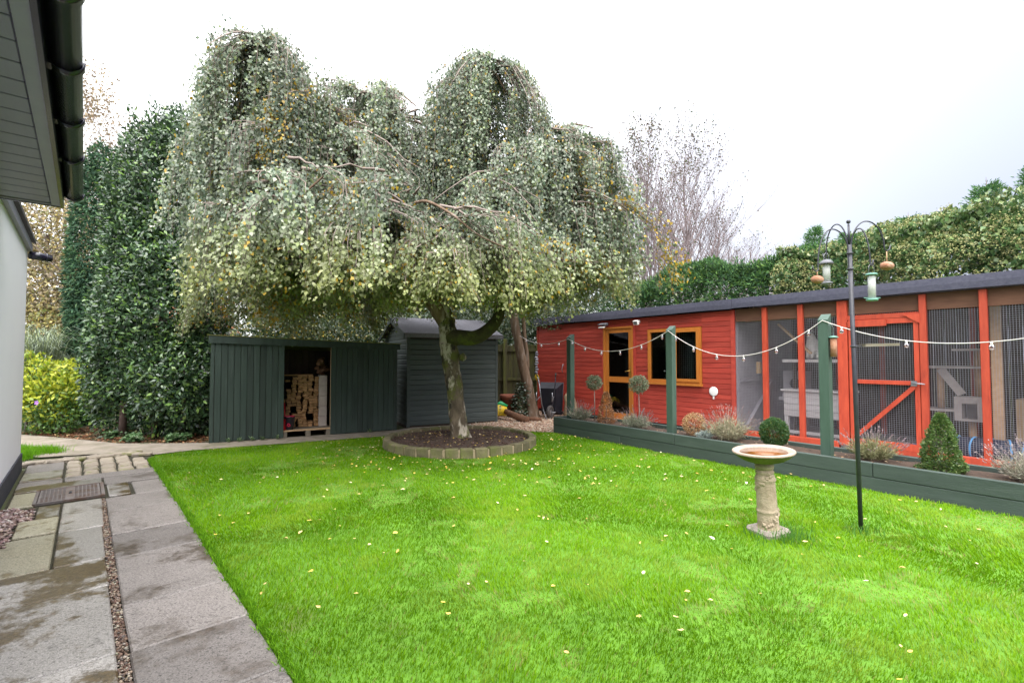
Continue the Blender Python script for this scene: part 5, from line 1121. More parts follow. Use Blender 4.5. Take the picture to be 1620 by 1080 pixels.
limb([(-3.0, 5.75, 2.62), (-2.78, 5.72, 2.70), (-2.5, 5.72, 2.60), (-2.3, 5.72, 2.50)], [.010, .012, .010, .005], 'bark_grey', n=6)
# lobes: cx, cy, top, radius, hem, clusters, strands per cluster
LOBES = [(.85, 7.95, 4.95, .95, 2.3, 22, 10, .12, .35), (-2.95, 7.5, 5.45, 1.1, 2.4, 18, 10, .05, .35), (-1.45, 8.0, 5.75, 1.0, 2.4, 18, 10, .04, .45), (.30, 7.75, 5.0, 1.1, 2.3, 22, 10, .06, .45), (-4.25, 7.1, 4.9, .60, 2.3, 12, 10, .04, .7), (1.1, 7.5, 4.3, .58, 2.15, 14, 10, .10, .6),
         (-3.72, 7.00, 6.10, 1.15, 2.30, 24, 11, .05, .75), (-3.02, 6.20, 3.85, 1.0, 1.96, 27, 11, .03, .50), (-2.30, 8.35, 6.10, 1.35, 2.35, 24, 10, .03, .35),
         (-.58, 8.00, 6.55, 1.10, 2.35, 26, 11, .03, .95), (1.05, 7.95, 5.30, .92, 2.25, 20, 11, .16, .45), (-1.75, 6.40, 3.80, 1.25, 1.96, 28, 11, .03, .50), (-.75, 6.35, 3.45, 1.15, 1.96, 24, 10, .03, .45),
         (.42, 6.95, 3.10, 1.12, 2.02, 25, 10, .06, .35), (-1.0, 9.6, 5.0, 2.0, 2.42, 24, 9, .03, .35), (-4.05, 7.7, 4.7, .80, 2.2, 14, 9, .02, .5), (-2.75, 7.2, 4.95, 1.35, 2.4, 24, 10, .04, .5),
         (.2, 8.9, 4.9, 1.4, 2.2, 18, 9, .05, .5), (-.25, 7.4, 4.4, 1.15, 2.3, 22, 10, .06, .6), (-3.9, 8.7, 4.3, 1.5, 1.78, 40, 12, .30, .25), (-2.5, 9.3, 4.3, 1.3, 2.05, 26, 11, .15, .25), (.95, 7.2, 4.0, .85, 2.2, 12, 9, .3, .6)]
SIL = (6, 8, 9, 10)                                               # the lobes that make the skyline
LP, LA, LN, LC, LL = [], [], [], [], []
tw = MB()
GREENS = np.array([(.09, .135, .085), (.175, .22, .145), (.275, .315, .23), (.195, .25, .10), (.41, .43, .35)])
for li, (cx, cy, zt_, Rr, hem, ncl, ps, yel, dc) in enumerate(LOBES):
    na = 7 + (li % 3); arms_ = []
    for k in range(na):
        ox, oy = np.clip(R.normal(0, .20 if li in SIL else .15, 2), -.36, .36)
        arms_.append((2 * math.pi * (k + R.uniform(-.3, .3)) / na, R.uniform(.70, 1.12), R.uniform(.55, 1.4), zt_ - (.55 * math.hypot(ox, oy) + abs(R.normal(0, .10)) if li in SIL else abs(R.normal(0, .38))), ox, oy))
    for (aa, al, ad_, az_, ox, oy) in arms_:                              # the bare arching arms the curtains hang from
        rr_ = Rr * al * .9; tw.tube([L_((cx + ox + math.cos(aa) * rr_ * u, cy + oy + math.sin(aa) * rr_ * u, max(az_ + .05 - dc * ad_ * (rr_ * u) ** 1.6, hem + .45) + R.normal(0, .02))) for u in (0, .2, .4, .6, .8, 1.0)], [.022, .018, .014, .011, .008, .004], 5, cap=False)
    ncl = int(ncl * 1.28)
    for ci in range(ncl):
        aa, al, ad_, az_, ox, oy = arms_[ci % na]; ph0 = aa + R.normal(0, .17); rc = Rr * al * (.12 + .88 * ((ci // na + R.uniform(.1, .9)) / (ncl / na)) ** .75)
        yfrac = .50 if R.uniform() < yel else .03; shade = R.uniform(.68, 1.35); hm = hem + abs(R.normal(0, .24)); lenf = R.uniform(.4, .95) if rc < .72 * Rr else R.uniform(.8, 1.0)
        top0 = max(az_ - (0 if li in SIL else abs(R.normal(0, .28))), hem + .7); drop = dc * ad_ * rc ** 1.6; cs = .05 + .08 * R.uniform()
        jx_, jy_ = np.array((ox, oy)) + (R.normal(0, .08, 2) if li in SIL else R.normal(0, .18, 2))
        for k in range(ps):
            ph = ph0 + R.normal(0, .11 * Rr / max(rc, .4) * .9); rr = max(.05, rc + R.normal(0, cs))
            dx, dy = math.cos(ph), math.sin(ph); zk = max(top0 - drop - abs(R.normal(0, .06)), hm + .38 + .25 * R.uniform()); drop = min(drop, max(top0 - zk, .05)); zend = max(hm + R.normal(0, .10), zk - (zk - hm) * lenf - R.normal(0, .1))
            zend = min(zend, zk - .3)
            La = math.hypot(rr, drop); Lh = zk - zend; tot = La + Lh
            nl = int((La * 24 + Lh * 68) * R.uniform(.8, 1.15)); 
            isarc = R.uniform(0, 1, nl) < (La * 22) / (La * 22 + Lh * 58 + 1e-6)
            t = R.uniform(0, 1, nl); ta = .25 + .75 * t
            sway = R.normal(0, .09, 2) + np.array((dx, dy)) * .10
            rad_ = np.where(isarc, rr * ta, rr + .05 * np.sin(t * 2.2)); z = np.where(isarc, top0 - drop * ta ** 2.2, zk - Lh * t)
            X = cx + jx_ + dx * rad_ + np.where(isarc, 0, sway[0] * t); Y = cy + jy_ + dy * rad_ + np.where(isarc, 0, sway[1] * t)
            P = np.stack([X, Y, z], 1) + R.normal(0, .038, (nl, 3))
            X = X - (X - cx - dx * rc) * .0; A = np.stack([dx * .35 + R.normal(0, .55, nl), dy * .35 + R.normal(0, .55, nl), np.full(nl, -1.0)], 1)
            Nn = np.stack([dx + R.normal(0, .75, nl), dy + R.normal(0, .75, nl), R.normal(.35, .45, nl)], 1)
            c = GREENS[R.choice(5, nl, p=[.22, .30, .24, .14, .10])] * shade * R.uniform(.8, 1.2, (nl, 1))
            low = np.clip((3.1 - z) / 1.0, 0, 1)[:, None] * (1 if li in (7, 11, 12, 13) else .5)
            c = c * (1 - .68 * low) + np.array((.34, .36, .10)) * .68 * low * R.uniform(.7, 1.3, (nl, 1))
            yy = R.uniform(0, 1, nl) < yfrac * R.uniform(.6, 1.2) + .03 * low[:, 0]
            c[yy] = np.array((.50, .33, .035)) * R.uniform(.5, 1.15, (yy.sum(), 1))
            LP.append(P); LA.append(A); LN.append(Nn); LC.append(c); LL.append(R.uniform(.034, .060, nl))
            if k < 6:
                pts_ = [L_((cx + jx_ + dx * rr * u, cy + jy_ + dy * rr * u, top0 - drop * u ** 2.2)) for u in (.0, .5, .85, 1.0)] + [L_((cx + jx_ + dx * rr + sway[0] * u, cy + jy_ + dy * rr + sway[1] * u, zk - Lh * u)) for u in (.12, .5, 1.0)]
                tw.tube(pts_, [.009, .007, .006, .005, .004, .003, .002], 3, cap=False)
P = np.concatenate(LP) - np.array(tuple(O)); print('birch leaves', len(P))
leaves('crown', P, np.concatenate(LA), np.concatenate(LN), np.concatenate(LL), .82, np.concatenate(LC), M['leaf'], wb, .14, .36)
tag(tw.build('hanging_twigs', M['twig'], wb), kind='stuff')
# upright stray sprays above the crown
P = []
for (x, y, z, m_) in ((-4.05, 7.0, 6.15, 40), (-4.45, 7.0, 6.0, 50), (-3.0, 7.6, 5.75, 60), (-1.35, 8.0, 5.75, 50), (-2.75, 8.4, 6.0, 40)):
    a = R.normal(0, 1, (m_, 3)) * (.16, .16, .14) + (x, y, z); P.append(a)
P = np.concatenate(P) - np.array(tuple(O)); m_ = len(P)
leaves('top_sprays', P, rdir(m_) - (0, 0, .3), rdir(m_), R.uniform(.04, .06, m_), .8, palette(m_, GREENS[:3], [1, 1, 1]), M['leaf'], wb)

# ------------------------------------------------------------------ leaning tree by the gravel, with ivy
lt = empty('leaning_tree', (.45, 11.5, 0), 0, 'leaning bare trunk with ivy at its foot behind the gravel', 'tree')
O2 = Vector((.45, 11.5, 0)); b = MB(); p = bez([(.50, 11.5, -.02), (.44, 11.5, .35), (.34, 11.5, .9), (.20, 11.5, 1.6), (.08, 11.5, 2.2), (-.05, 11.6, 3.2), (-.1, 11.6, 4.2)], 8)
b.tube([q - O2 for q in p], rads([.165, .128, .122, .115, .105, .08, .05], len(p)), 18, .13, 6); b.build('trunk', M['bark_grey'], lt)
b = MB(); p = bez([(.34, 11.5, .95), (.36, 11.48, 1.35), (.30, 11.45, 1.9), (.26, 11.4, 2.5)], 6); b.tube([q - O2 for q in p], rads([.06, .055, .05, .04], len(p)), 10, .1, 2); b.build('branch', M['bark_grey'], lt)
n = 1500; t = R.uniform(0, 1, n) ** 1.6; a = R.uniform(0, 6.28, n); rr_ = .22 * (1 - t * .4) + R.normal(0, .04, n)
P = np.stack([-.12 - .2 * t * 0 + rr_ * np.cos(a) - .18 * (1 - t), rr_ * np.sin(a) * .8, t * .85], 1)
leaves('ivy', P, np.stack([np.cos(a), np.sin(a), np.full(n, -.4)], 1) + R.normal(0, .4, (n, 3)), np.stack([np.cos(a), np.sin(a), np.full(n, .5)], 1) + R.normal(0, .3, (n, 3)), R.uniform(.035, .06, n), .9, palette(n, [(.022, .045, .022), (.04, .07, .035), (.25, .28, .22)], [5, 4, .6]), M['gloss_leaf'], lt)
n = 9000; P, o_ = blob_points(n, (-.2, .6, 3.3), (2.2, 1.2, 1.1), .6, None, .3, 2, 4)
leaves('crown', P, o_ + R.normal(0, .7, (n, 3)), rdir(n), R.uniform(.05, .08, n), .6, palette(n, [(.03, .055, .02), (.055, .085, .03), (.16, .14, .03)], [4, 3, .5]), M['leaf'], lt)

# ------------------------------------------------------------------ hedges and shrubs
def foliage_thing(name, loc, parts, label, cat, mat, cols, wts, ll, wr, up=.35, jit=.6, group=None, stems=None, trunk_h=.6, axial=.45):
    """parts: (n, centre, radii, shell, lump, seed) in local coordinates"""
    root = empty(name, loc, 0, label, cat, group); P, D_ = [], []
    for (n, c, rad, shell, lump, seed) in parts:
        a, o_ = blob_points(n, c, rad, shell, .02, lump, 2.2, seed); P.append(a); D_.append(o_)
    P = np.concatenate(P); D_ = np.concatenate(D_); n = len(P)
    cl_ = .72 + .56 * vnoise(P, 3.0, 7)
    leaves('foliage', P, D_ * axial + np.array((0, 0, up)) + R.normal(0, jit, (n, 3)), D_ + R.normal(0, .5, (n, 3)) + (0, 0, .35), R.uniform(.6, 1.3, n) * ll, wr, palette(n, cols, wts) * cl_[:, None], M[mat], root)
    b = MB()
    for (x, y, h, r0) in (stems or [(0, 0, trunk_h, .06)]):
        b.tube([(x, y, -.02), (x + .03, y, h * .5), (x + .02, y + .02, h)], [r0, r0 * .8, r0 * .5], 8, .1, 3)
    b.build('stem', M['twig_dark'], root); return root
LAU = ((.030, .062, .030), (.055, .105, .048), (.09, .165, .055), (.17, .29, .06))
foliage_thing('cherry_laurel', (-6.55, 9.05, 0), [(36000, (0, 0, 2.1), (1.12, 1.0, 2.05), .45, .16, 1), (24000, (-.2, .1, 4.2), (.80, .8, 1.9), .5, .2, 2), (18000, (.55, -.15, .95), (1.0, .85, 1.0), .4, .15, 3), (10000, (-.62, -.2, 1.5), (.5, .6, 1.5), .5, .2, 4), (8000, (-.5, -.1, 3.3), (.45, .6, 1.3), .5, .2, 5), (4500, (.35, .2, 5.5), (.7, .6, .8), .6, .3, 6)],
              'tall dark glossy laurel left of the log store', 'shrub', 'gloss_leaf', LAU, (4, 4, 2.4, 1.4), .088, .44, .15, .7, None, [(-.3, -.5, 2.2, .06), (.3, -.55, 2.4, .05), (.75, -.5, 1.6, .05), (0, 0, 5, .08)])
# fresh light green shoots along its left side
n = 900; z = R.uniform(.6, 5.6, n); P = np.stack([-7.62 + R.normal(0, .12, n) + .25 * np.abs(np.sin(z * 1.7)) + np.clip(z - 4, 0, 2) * .25, 8.75 + R.normal(0, .25, n), z], 1)
CON = ((.030, .075, .042), (.050, .11, .055), (.075, .15, .06))
foliage_thing('conifer_column', (-8.95, 10.4, 0), [(20000, (0, 0, 3.0), (.50, .55, 3.1), .25, .05, 8), (9000, (0, 0, 1.7), (.47, .5, 1.8), .3, .05, 9)], 'clipped dark conifer column behind the laurel', 'conifer', 'dull_leaf', CON, (4, 4, 2), .11, .28, -.25, .4, None, [(0, 0, 5, .12)])
YEL = ((.36, .42, .03), (.48, .50, .05), (.22, .32, .04), (.10, .17, .03))
foliage_thing('golden_shrub', (-8.95, 9.15, 0), [(3200, (.0, 0, .95), (.95, .5, .50), .5, .3, 11), (1400, (.35, -.1, .60), (.55, .45, .45), .6, .3, 12)], 'yellow leaved shrub beside the white wall', 'shrub', 'leaf', YEL, (3, 3, 2, 1), .085, .5, .4, .6, None, [(-.2, 0, .8, .02), (.1, -.1, .8, .02), (.3, 0, .7, .02), (0, .1, .9, .02)])
GRN = ((.05, .12, .025), (.09, .18, .035), (.14, .24, .05))
foliage_thing('low_green_shrub', (-8.45, 8.98, 0), [(1600, (0, 0, .35), (.55, .35, .45), .6, .3, 14)], 'low green shrub with a purple flower left of the laurel', 'shrub', 'leaf', GRN, (3, 3, 1), .07, .5, .4, .6, None, [(0, 0, .4, .015), (.1, 0, .4, .012)])
fl_ = MB()
for k in range(5):
    a = k * 1.257; fl_.add([(0, 0, 0), (.03 * math.cos(a - .5), -.004, .03 * math.sin(a - .5)), (.05 * math.cos(a), -.008, .05 * math.sin(a)), (.03 * math.cos(a + .5), -.004, .03 * math.sin(a + .5))], [(0, 1, 2, 3)])
fo = fl_.build('flower', pm('violet', (.38, .15, .6), (.45, .2, .68), 5, .6), None, (-8.42, 8.60, .62)); tag(fo, 'single violet flower in front of the low green shrub', 'flower')
# pampas clump
pg = empty('pampas_grass', (-9.65, 9.95, 0), 0, 'arching grey green pampas grass above the yellow shrub', 'grass clump')
V = []; F = []; cols_ = []
for i in range(1100):
    a = R.uniform(0, 6.28); ht = R.uniform(1.7, 2.9); rch = R.uniform(.5, 1.6); w_ = R.uniform(.008, .016); m_ = 7; bx, by = R.normal(0, .15, 2); sd = np.array((-math.sin(a), math.cos(a), 0)); c0 = np.array((.22, .26, .15)) * R.uniform(.6, 1.5) * np.array((1, 1, R.uniform(.8, 1.5)))
    b0 = len(V)
    for k in range(m_):
        t = k / (m_ - 1); z = ht * (1.55 * t - .75 * t * t - .12 * t ** 4); r0 = rch * t ** 1.7; q = np.array((bx + math.cos(a) * r0, by + math.sin(a) * r0, z)); ww = w_ * (1 - t * .85)
        V += [q - sd * ww, q + sd * ww]; cols_ += [c0, c0]
    for k in range(m_ - 1): F.append((b0 + 2 * k, b0 + 2 * k + 1, b0 + 2 * k + 3, b0 + 2 * k + 2))
np_mesh('blade_mass', np.array(V), np.full(len(F), 4), np.array(F).ravel(), M['dull_leaf'], pg, np.array(cols_))
# ground cover in the bed
X, Y = scatter_poly(5200, [(-7.1, 8.35), (-6.3, 8.0), (-5.45, 8.02), (-5.5, 8.35), (-6.4, 8.45), (-7.0, 8.6)]); n = len(X); q = np.stack([X, Y, X * 0], 1)
k = vnoise(q, 3.0, 31) > .42; X = X[k]; Y = Y[k]; n = len(X)
P = np.stack([X, Y, R.uniform(.03, .13, n)], 1)
tag(leaves('ground_cover', P, R.normal(0, 1, (n, 3)) * (1, 1, .3), np.array([[0, -.5, 1.]]).repeat(n, 0) + R.normal(0, .3, (n, 3)), R.uniform(.04, .07, n), .75, palette(n, [(.07, .15, .05), (.13, .22, .09), (.2, .28, .15)], [3, 3, 1]), M['leaf']), 'low leafy ground cover along the front of the laurel bed', 'ground cover', kind='stuff')
X, Y = scatter_poly(4200, [(-9.3, 9.0), (-7.7, 8.46), (-6.4, 7.98), (-5.1, 8.0), (-5.2, 9.0), (-8.8, 9.8)]); n = len(X)
tag(leaves('bed_litter', np.stack([X, Y, R.uniform(.005, .03, n)], 1), R.normal(0, 1, (n, 3)) * (1, 1, .25), np.array([[0, 0, 1.]]).repeat(n, 0) + R.normal(0, .3, (n, 3)), R.uniform(.04, .09, n), .5, palette(n, [(.20, .085, .04), (.30, .15, .08), (.10, .05, .03), (.36, .24, .12)], [3, 2, 3, 1]), M['dull_leaf']), 'red brown fallen leaves under the laurel', 'leaf litter', kind='stuff')
# small weeds at the foot of the log store
for i, (sx_, sy_) in enumerate(((.28, -.09), (.44, -.10), (.62, -.09), (.78, -.10), (1.0, -.10), (2.55, -.09))):
    p = in_ls(sx_, sy_, .02); n = 26; a = R.uniform(0, 6.28, n)
    o = leaves('weed', np.stack([R.normal(0, .012, n), R.normal(0, .012, n), R.uniform(.0, .06, n)], 1), np.stack([np.cos(a), np.sin(a), R.uniform(.2, .9, n)], 1), np.stack([-np.cos(a), -np.sin(a), np.ones(n)], 1), R.uniform(.03, .07, n), .4, palette(n, [(.13, .22, .09), (.22, .30, .15)], [1, 1]), M['leaf'])
    o.location = p; tag(o, ('leftmost small weed at the foot of the log store boards', 'second weed from the left along the log store', 'third weed from the left along the log store', 'fourth weed from the left along the log store', 'weed just left of the log store opening', 'lone weed under the right hand log store boards')[i], 'weed', 'weeds along the log store')

# dark shrubs behind the log store and the shed
foliage_thing('evergreen_shrub', (-4.9, 11.7, 0), [(24000, (0, 0, 1.45), (2.3, .8, 1.65), .7, .2, 21)], 'evergreen shrub behind the open log store', 'shrub', 'gloss_leaf', ((.03, .06, .02), (.05, .09, .03), (.20, .22, .04), (.40, .30, .03)), (4, 3, 1, .7), .085, .42, .3, .6)
foliage_thing('evergreen_shrub', (-2.9, 12.9, 0), [(24000, (0, 0, 1.5), (2.3, .9, 1.8), .7, .2, 22)], 'evergreen shrub behind the small shed roof', 'shrub', 'gloss_leaf', ((.03, .06, .025), (.06, .10, .04), (.15, .2, .1)), (4, 3, 1), .085, .42, .3, .6)
foliage_thing('evergreen_shrub', (.2, 14.3, 0), [(22000, (0, 0, 1.8), (3.6, 1.0, 2.0), .6, .2, 23)], 'dark evergreen behind the mossy fence', 'shrub', 'gloss_leaf', ((.02, .04, .018), (.035, .06, .025)), (4, 3), .09, .42, .3, .6)
nh = empty('neighbour_house', (-22.2, 28.5, -.2), .1, 'white neighbouring house with an orange tiled roof beyond the log store', 'house')
b = MB(); b.box((-3, 0, 0), (3.2, 6, 2.75)); b.build('wall', M['house_white'], nh)
b = MB(); b.add([(-3.3, -.3, 2.75), (3.5, -.3, 2.75), (3.5, 6.3, 2.75), (-3.3, 6.3, 2.75), (-3.3, 3, 5), (3.5, 3, 5)], [(0, 1, 5, 4), (2, 3, 4, 5), (0, 4, 3), (1, 2, 5), (3, 2, 1, 0)]); b.build('roof', M['house_brick'], nh)
b = MB(); b.box((1.2, -.04, 1.0), (2.4, -.005, 2.1)); b.build('window', M['glass'], nh)

# hedge behind the cabin: conifer and flowering ivy
CNH = ((.045, .11, .040), (.075, .16, .05), (.12, .22, .05), (.03, .065, .035))
def hedge(name, s0, s1, n0, n1, ztop, nleaf, cols, wts, label, mat, ll, wr, up, jit, lump=.35, fl=None, seed=0, slope=0):
    root = empty(name, (*CW((s0 + s1) / 2, (n0 + n1) / 2), 0), 0, label, 'hedge'); oc = np.array((*CW((s0 + s1) / 2, (n0 + n1) / 2), 0))
    def surf(n, dep):
        u = R.uniform(s0, s1, n); ft = R.uniform(0, 1, n) < .62
        zt_ = ztop + slope * (u - s0)
        v = np.where(ft, n0 + dep * R.uniform(0, 1, n) ** 1.5, R.uniform(n0, n1, n)); z = np.where(ft, zt_ - (zt_ - 1.9) * R.uniform(0, 1, n), zt_ - dep * R.uniform(0, 1, n) ** 1.5)
        q = np.stack([u, v, z], 1); bump_ = (vnoise(q, 1.1, seed) - .5) * lump * 2 + (vnoise(q, 3.2, seed + 1) - .5) * lump * .8
        # rounded front shoulder
        sh_ = np.clip((z - zt_ + .5) / .5, 0, 1); v = v - np.where(ft, bump_ - .45 * sh_ ** 2, 0); z = z + np.where(ft, 0, bump_)
        x = PA[0] + .6013 * u + .799 * v; y = PA[1] - .799 * u + .6013 * v
        d = np.where(ft[:, None], np.array((-.799, -.6013, .25)), np.array((-.25, -.2, 1.0)))
        return np.stack([x, y, z], 1) - oc, d, q
    P, D_, q = surf(nleaf, .45); sh_ = (.65 + .7 * vnoise(q, 4.0, seed + 5))[:, None]
    leaves('foliage', P, D_ + np.array((0, 0, up)) + R.normal(0, jit, P.shape), D_ + R.normal(0, .6, P.shape), R.uniform(.7, 1.3, nleaf) * ll, wr, palette(nleaf, cols, wts) * sh_, M[mat], root)
    if fl:
        nf = fl; P, D_, q = surf(nf, .12); P = np.repeat(P, 9, 0) + R.normal(0, .028, (nf * 9, 3)) + np.repeat(D_, 9, 0) * .06
        leaves('flower_umbels', P, rdir(nf * 9), rdir(nf * 9), R.uniform(.018, .032, nf * 9), .9, palette(nf * 9, [(.34, .34, .14), (.41, .39, .19), (.25, .27, .10)], [3, 2, 2]), M['dull_leaf'], root)
    b = MB()
    for k in range(int((s1 - s0) / .9)):
        x, y = CW(s0 + .45 + k * .9, (n0 + n1) / 2); b.tube([(x - oc[0], y - oc[1], -.02), (x - oc[0] + .05, y - oc[1], 1.4), (x - oc[0], y - oc[1], ztop - .4)], [.08, .06, .03], 7)
    b.build('stem', M['twig_dark'], root); return root
hedge('conifer_hedge', -3.6, 2.6, 5.0, 6.2, 3.72, 40000, CNH, (3, 4, 2, 2), 'clipped green conifer hedge behind the red cabin', 'dull_leaf', .12, .26, -.1, .7, .30, None, 41)
IVY = ((.060, .12, .045), (.11, .19, .065), (.18, .25, .09), (.28, .32, .14))
hedge('ivy_hedge', 1.9, 5.9, 4.85, 6.3, 3.60, 24000, IVY, (3, 4, 2, 1), 'flowering ivy hedge with yellow umbels behind the cat run', 'gloss_leaf', .080, .85, .1, .6, .42, 2600, 55, .03)
hedge('ivy_hedge', 5.9, 9.6, 4.75, 6.3, 3.34, 21000, IVY, (3, 4, 2, 1), 'taller flowering ivy hedge at the right edge behind the run', 'gloss_leaf', .080, .85, .1, .6, .42, 2400, 66, .03)
def leylandii(s_, n_, zt_, zb, rad, nleaf, label, seed):
    x, y = CW(s_, n_); root = empty('young_conifer', (x, y, 0), 0, label, 'conifer', 'young conifers growing through the hedge')
    P = []; A = []
    for k in range(int((zt_ - zb) / .11)):
        t = k * .11 / (zt_ - zb); z = zb + t * (zt_ - zb); nb_ = 9
        for j in range(nb_):
            a = R.uniform(0, 6.28); L = rad * (1 - t) ** .8 * R.uniform(.6, 1.15) + .05; m_ = int(nleaf / 32)
            u = R.uniform(0, 1, m_); d = np.array((math.cos(a), math.sin(a), .55)); side = np.array((-math.sin(a), math.cos(a), 0)); w_ = R.normal(0, .10, m_) * (1 - u * .6)
            P.append(np.array((0, 0, z)) + d * (u * L)[:, None] + side * w_[:, None] + R.normal(0, .02, (m_, 3))); A.append(d * .8 + side * (w_ * 6)[:, None] + R.normal(0, .25, (m_, 3)) + (0, 0, .25))
    P = np.concatenate(P); A = np.concatenate(A); n = len(P)
    leaves('foliage', P, A, rdir(n), R.uniform(.035, .075, n), .26, palette(n, [(.06, .15, .06), (.10, .21, .07), (.15, .28, .08)], [3, 3, 1]), M['dull_leaf'], root)
    b = MB(); b.tube([(0, 0, 1.0), (0, 0, zt_ - .3), (0, .01, zt_ + .04)], [.05, .012, .002], 6); b.build('trunk', M['twig_dark'], root)
leylandii(5.15, 5.6, 4.55, 2.8, .62, 2100, 'young conifer spire above the ivy near the right edge', 1)
leylandii(5.72, 5.7, 4.68, 2.8, .50, 1700, 'thin conifer spire at the far right above the ivy', 2)
leylandii(4.05, 5.6, 4.2, 2.8, .65, 2000, 'soft conifer tip above the middle of the ivy', 3)
leylandii(2.35, 5.7, 4.35, 2.8, .45, 1500, 'small dark conifer tip behind the feeder pole', 4)
leylandii(3.2, 5.2, 3.95, 2.6, .70, 1900, 'bright green conifer boughs bulging behind the feeders', 5)

# ------------------------------------------------------------------ sparse trees far behind
def bare_tree(name, loc, h, label, seed, spread=.35, leafn=900, cols=((.10, .08, .06), (.16, .12, .08), (.12, .14, .07)), mat='birch_twig', trunk_r=.10, lsz=.07, nmain=9, depth=4, upb=.5, leaf_low=.35, group='sparse birches far behind'):
    root = empty(name, loc, 0, label, 'tree', group); rr = random.Random(seed); b = MB(); tb_ = MB(); tips = []
    def grow(p, d, L, r_, dep):
        n_ = 4; pts_ = [p]; q = p.copy(); dd = d.copy()
        for k in range(n_):
            dd = (dd + Vector((rr.gauss(0, .10), rr.gauss(0, .10), upb * .12))).normalized(); q = q + dd * (L / n_); pts_.append(q.copy())
        (b if dep < depth else tb_).tube(pts_, rads([r_, r_ * .45], 5), 5 if dep < depth else 3, cap=False)
        if dep <= 1: tips.extend(pts_[1:])
        if dep == 0: return
        for k in range(rr.choice((3, 4, 4))):
            t = rr.uniform(.25, 1.0); i = min(int(t * n_), n_ - 1); bp = pts_[i].lerp(pts_[i + 1], t * n_ - i)
            sd = Vector((rr.gauss(0, 1), rr.gauss(0, 1), 0)).normalized(); nd = (dd + sd * spread * rr.uniform(1.0, 2.2) + Vector((0, 0, .15))).normalized()
            grow(bp, nd, L * rr.uniform(.45, .65), r_ * .5, dep - 1)
    tr = []
    for k in range(13): tr.append(Vector((.10 * math.sin(k * .9 + seed), .08 * math.cos(k * .7 + seed), h * .93 * k / 12)))
    tb = MB(); tb.tube(tr, rads([trunk_r, trunk_r * .12], 13), 8, .08, seed); tb.build('trunk', M[mat], root)
    for k in range(nmain * 3):
        t = rr.uniform(.22, .97); i = min(int(t * 12), 11); p = tr[i].lerp(tr[i + 1], t * 12 - i); a = rr.uniform(0, 6.28)
        grow(p, Vector((math.cos(a) * spread * 1.5, math.sin(a) * spread * 1.5, 1)).normalized(), h * (.42 - .30 * t), trunk_r * .30 * (1.1 - t), depth - 2)
    b.v and b.build('branches', M[mat], root)
    T = np.array([tuple(q) for q in tips]); 
    w_ = np.clip((T[:, 2] / h - leaf_low), .02, 1); k = R.choice(len(T), leafn, p=w_ / w_.sum()); P = T[k] + R.normal(0, .07, (leafn, 3))
    leaves('leaves', P, rdir(leafn) - (0, 0, .4), rdir(leafn), R.uniform(.6, 1.3, leafn) * lsz, .75, palette(leafn, cols, [1] * len(cols)), M['dull_leaf'], root)
    return root
bare_tree('bare_birch', (5.0, 17.6, 0), 9.6, 'sparse pink stemmed birch just right of the weeping tree', 3, .32, 3400, nmain=30, leaf_low=.50)
bare_tree('bare_birch', (6.9, 19.0, 0), 10.2, 'slender sparse birch further right with a pale trunk', 8, .36, 3000, nmain=30, leaf_low=.50)
bare_tree('bare_shrub_tree', (8.4, 19.5, 0), 7.3, 'low twiggy bare tree right of the sparse birches', 15, .6, 500, mat='birch_twig', nmain=30, leaf_low=.7)
bare_tree('bare_shrub_tree', (10.4, 21, 0), 6.6, 'wispy bare tree fading out above the conifer hedge', 21, .6, 160, mat='birch_twig', nmain=24, leaf_low=.7)
bare_tree('autumn_tree', (-14.2, 15.5, 0), 10.6, 'tall thin autumn birch with yellow leaves behind the white wall', 31, .38, 4200, ((.34, .25, .15), (.42, .33, .2), (.26, .2, .14)), 'twig', .12, .085, 14, leaf_low=.0, group='autumn trees at the far left')
bare_tree('autumn_tree', (-11.9, 14.3, 0), 8.6, 'shorter autumn tree with yellow brown leaves beside the conifer column', 37, .45, 1300, ((.30, .24, .16), (.36, .28, .2), (.24, .2, .14)), 'twig', .10, .08, 13, leaf_low=.0, group='autumn trees at the far left')
foliage_thing('autumn_thicket', (-13.6, 14.0, 0), [(30000, (0, 0, 3.6), (2.6, 1.3, 3.4), .75, .3, 71), (9000, (1.2, .3, 2.2), (1.6, 1.0, 2.2), .75, .3, 72)], 'dense pale yellow autumn thicket between the white wall and conifer', 'tree', 'dull_leaf', ((.36, .28, .10), (.30, .25, .17), (.20, .19, .08), (.40, .34, .18)), (2, 3, 2, 2), .085, .7, .1, .8, None, [(0, 0, 5, .08), (1.2, .3, 3, .06)])
foliage_thing('autumn_shrub', (-12.6, 12.6, 0), [(4200, (0, 0, 1.4), (1.8, .9, 1.5), .7, .3, 61)], 'yellow green autumn shrub behind the pampas grass', 'shrub', 'leaf', ((.22, .22, .07), (.34, .28, .09), (.12, .15, .05)), (3, 2, 2), .08, .6, .2, .7)
foliage_thing('dark_hedge', (-17, 20, 0), [(7000, (0, 0, 1.7), (6.5, 1.2, 1.9), .5, .25, 63)], 'dim mixed hedge at the far left boundary', 'hedge', 'dull_leaf', ((.08, .09, .04), (.14, .12, .05)), (3, 2), .14, .6, .2, .7)
foliage_thing('boundary_trees', (-4, 22, 0), [(22000, (0, 0, 2.4), (8, 1.6, 2.9), .6, .25, 64)], 'dark boundary foliage far behind the log store', 'hedge', 'dull_leaf', ((.04, .06, .025), (.08, .09, .04)), (3, 2), .30, .6, .2, .7)

# ------------------------------------------------------------------ wheelbarrow and clutter by the cabin
wbw = empty('wheelbarrow', (.84, 11.35, 0), math.radians(-28), 'black wheelbarrow stood up on its front wheel against the cabin', 'wheelbarrow'); 
TM = Matrix.Translation((0, 0, .12)) @ Matrix.Rotation(math.radians(-72), 4, 'X')
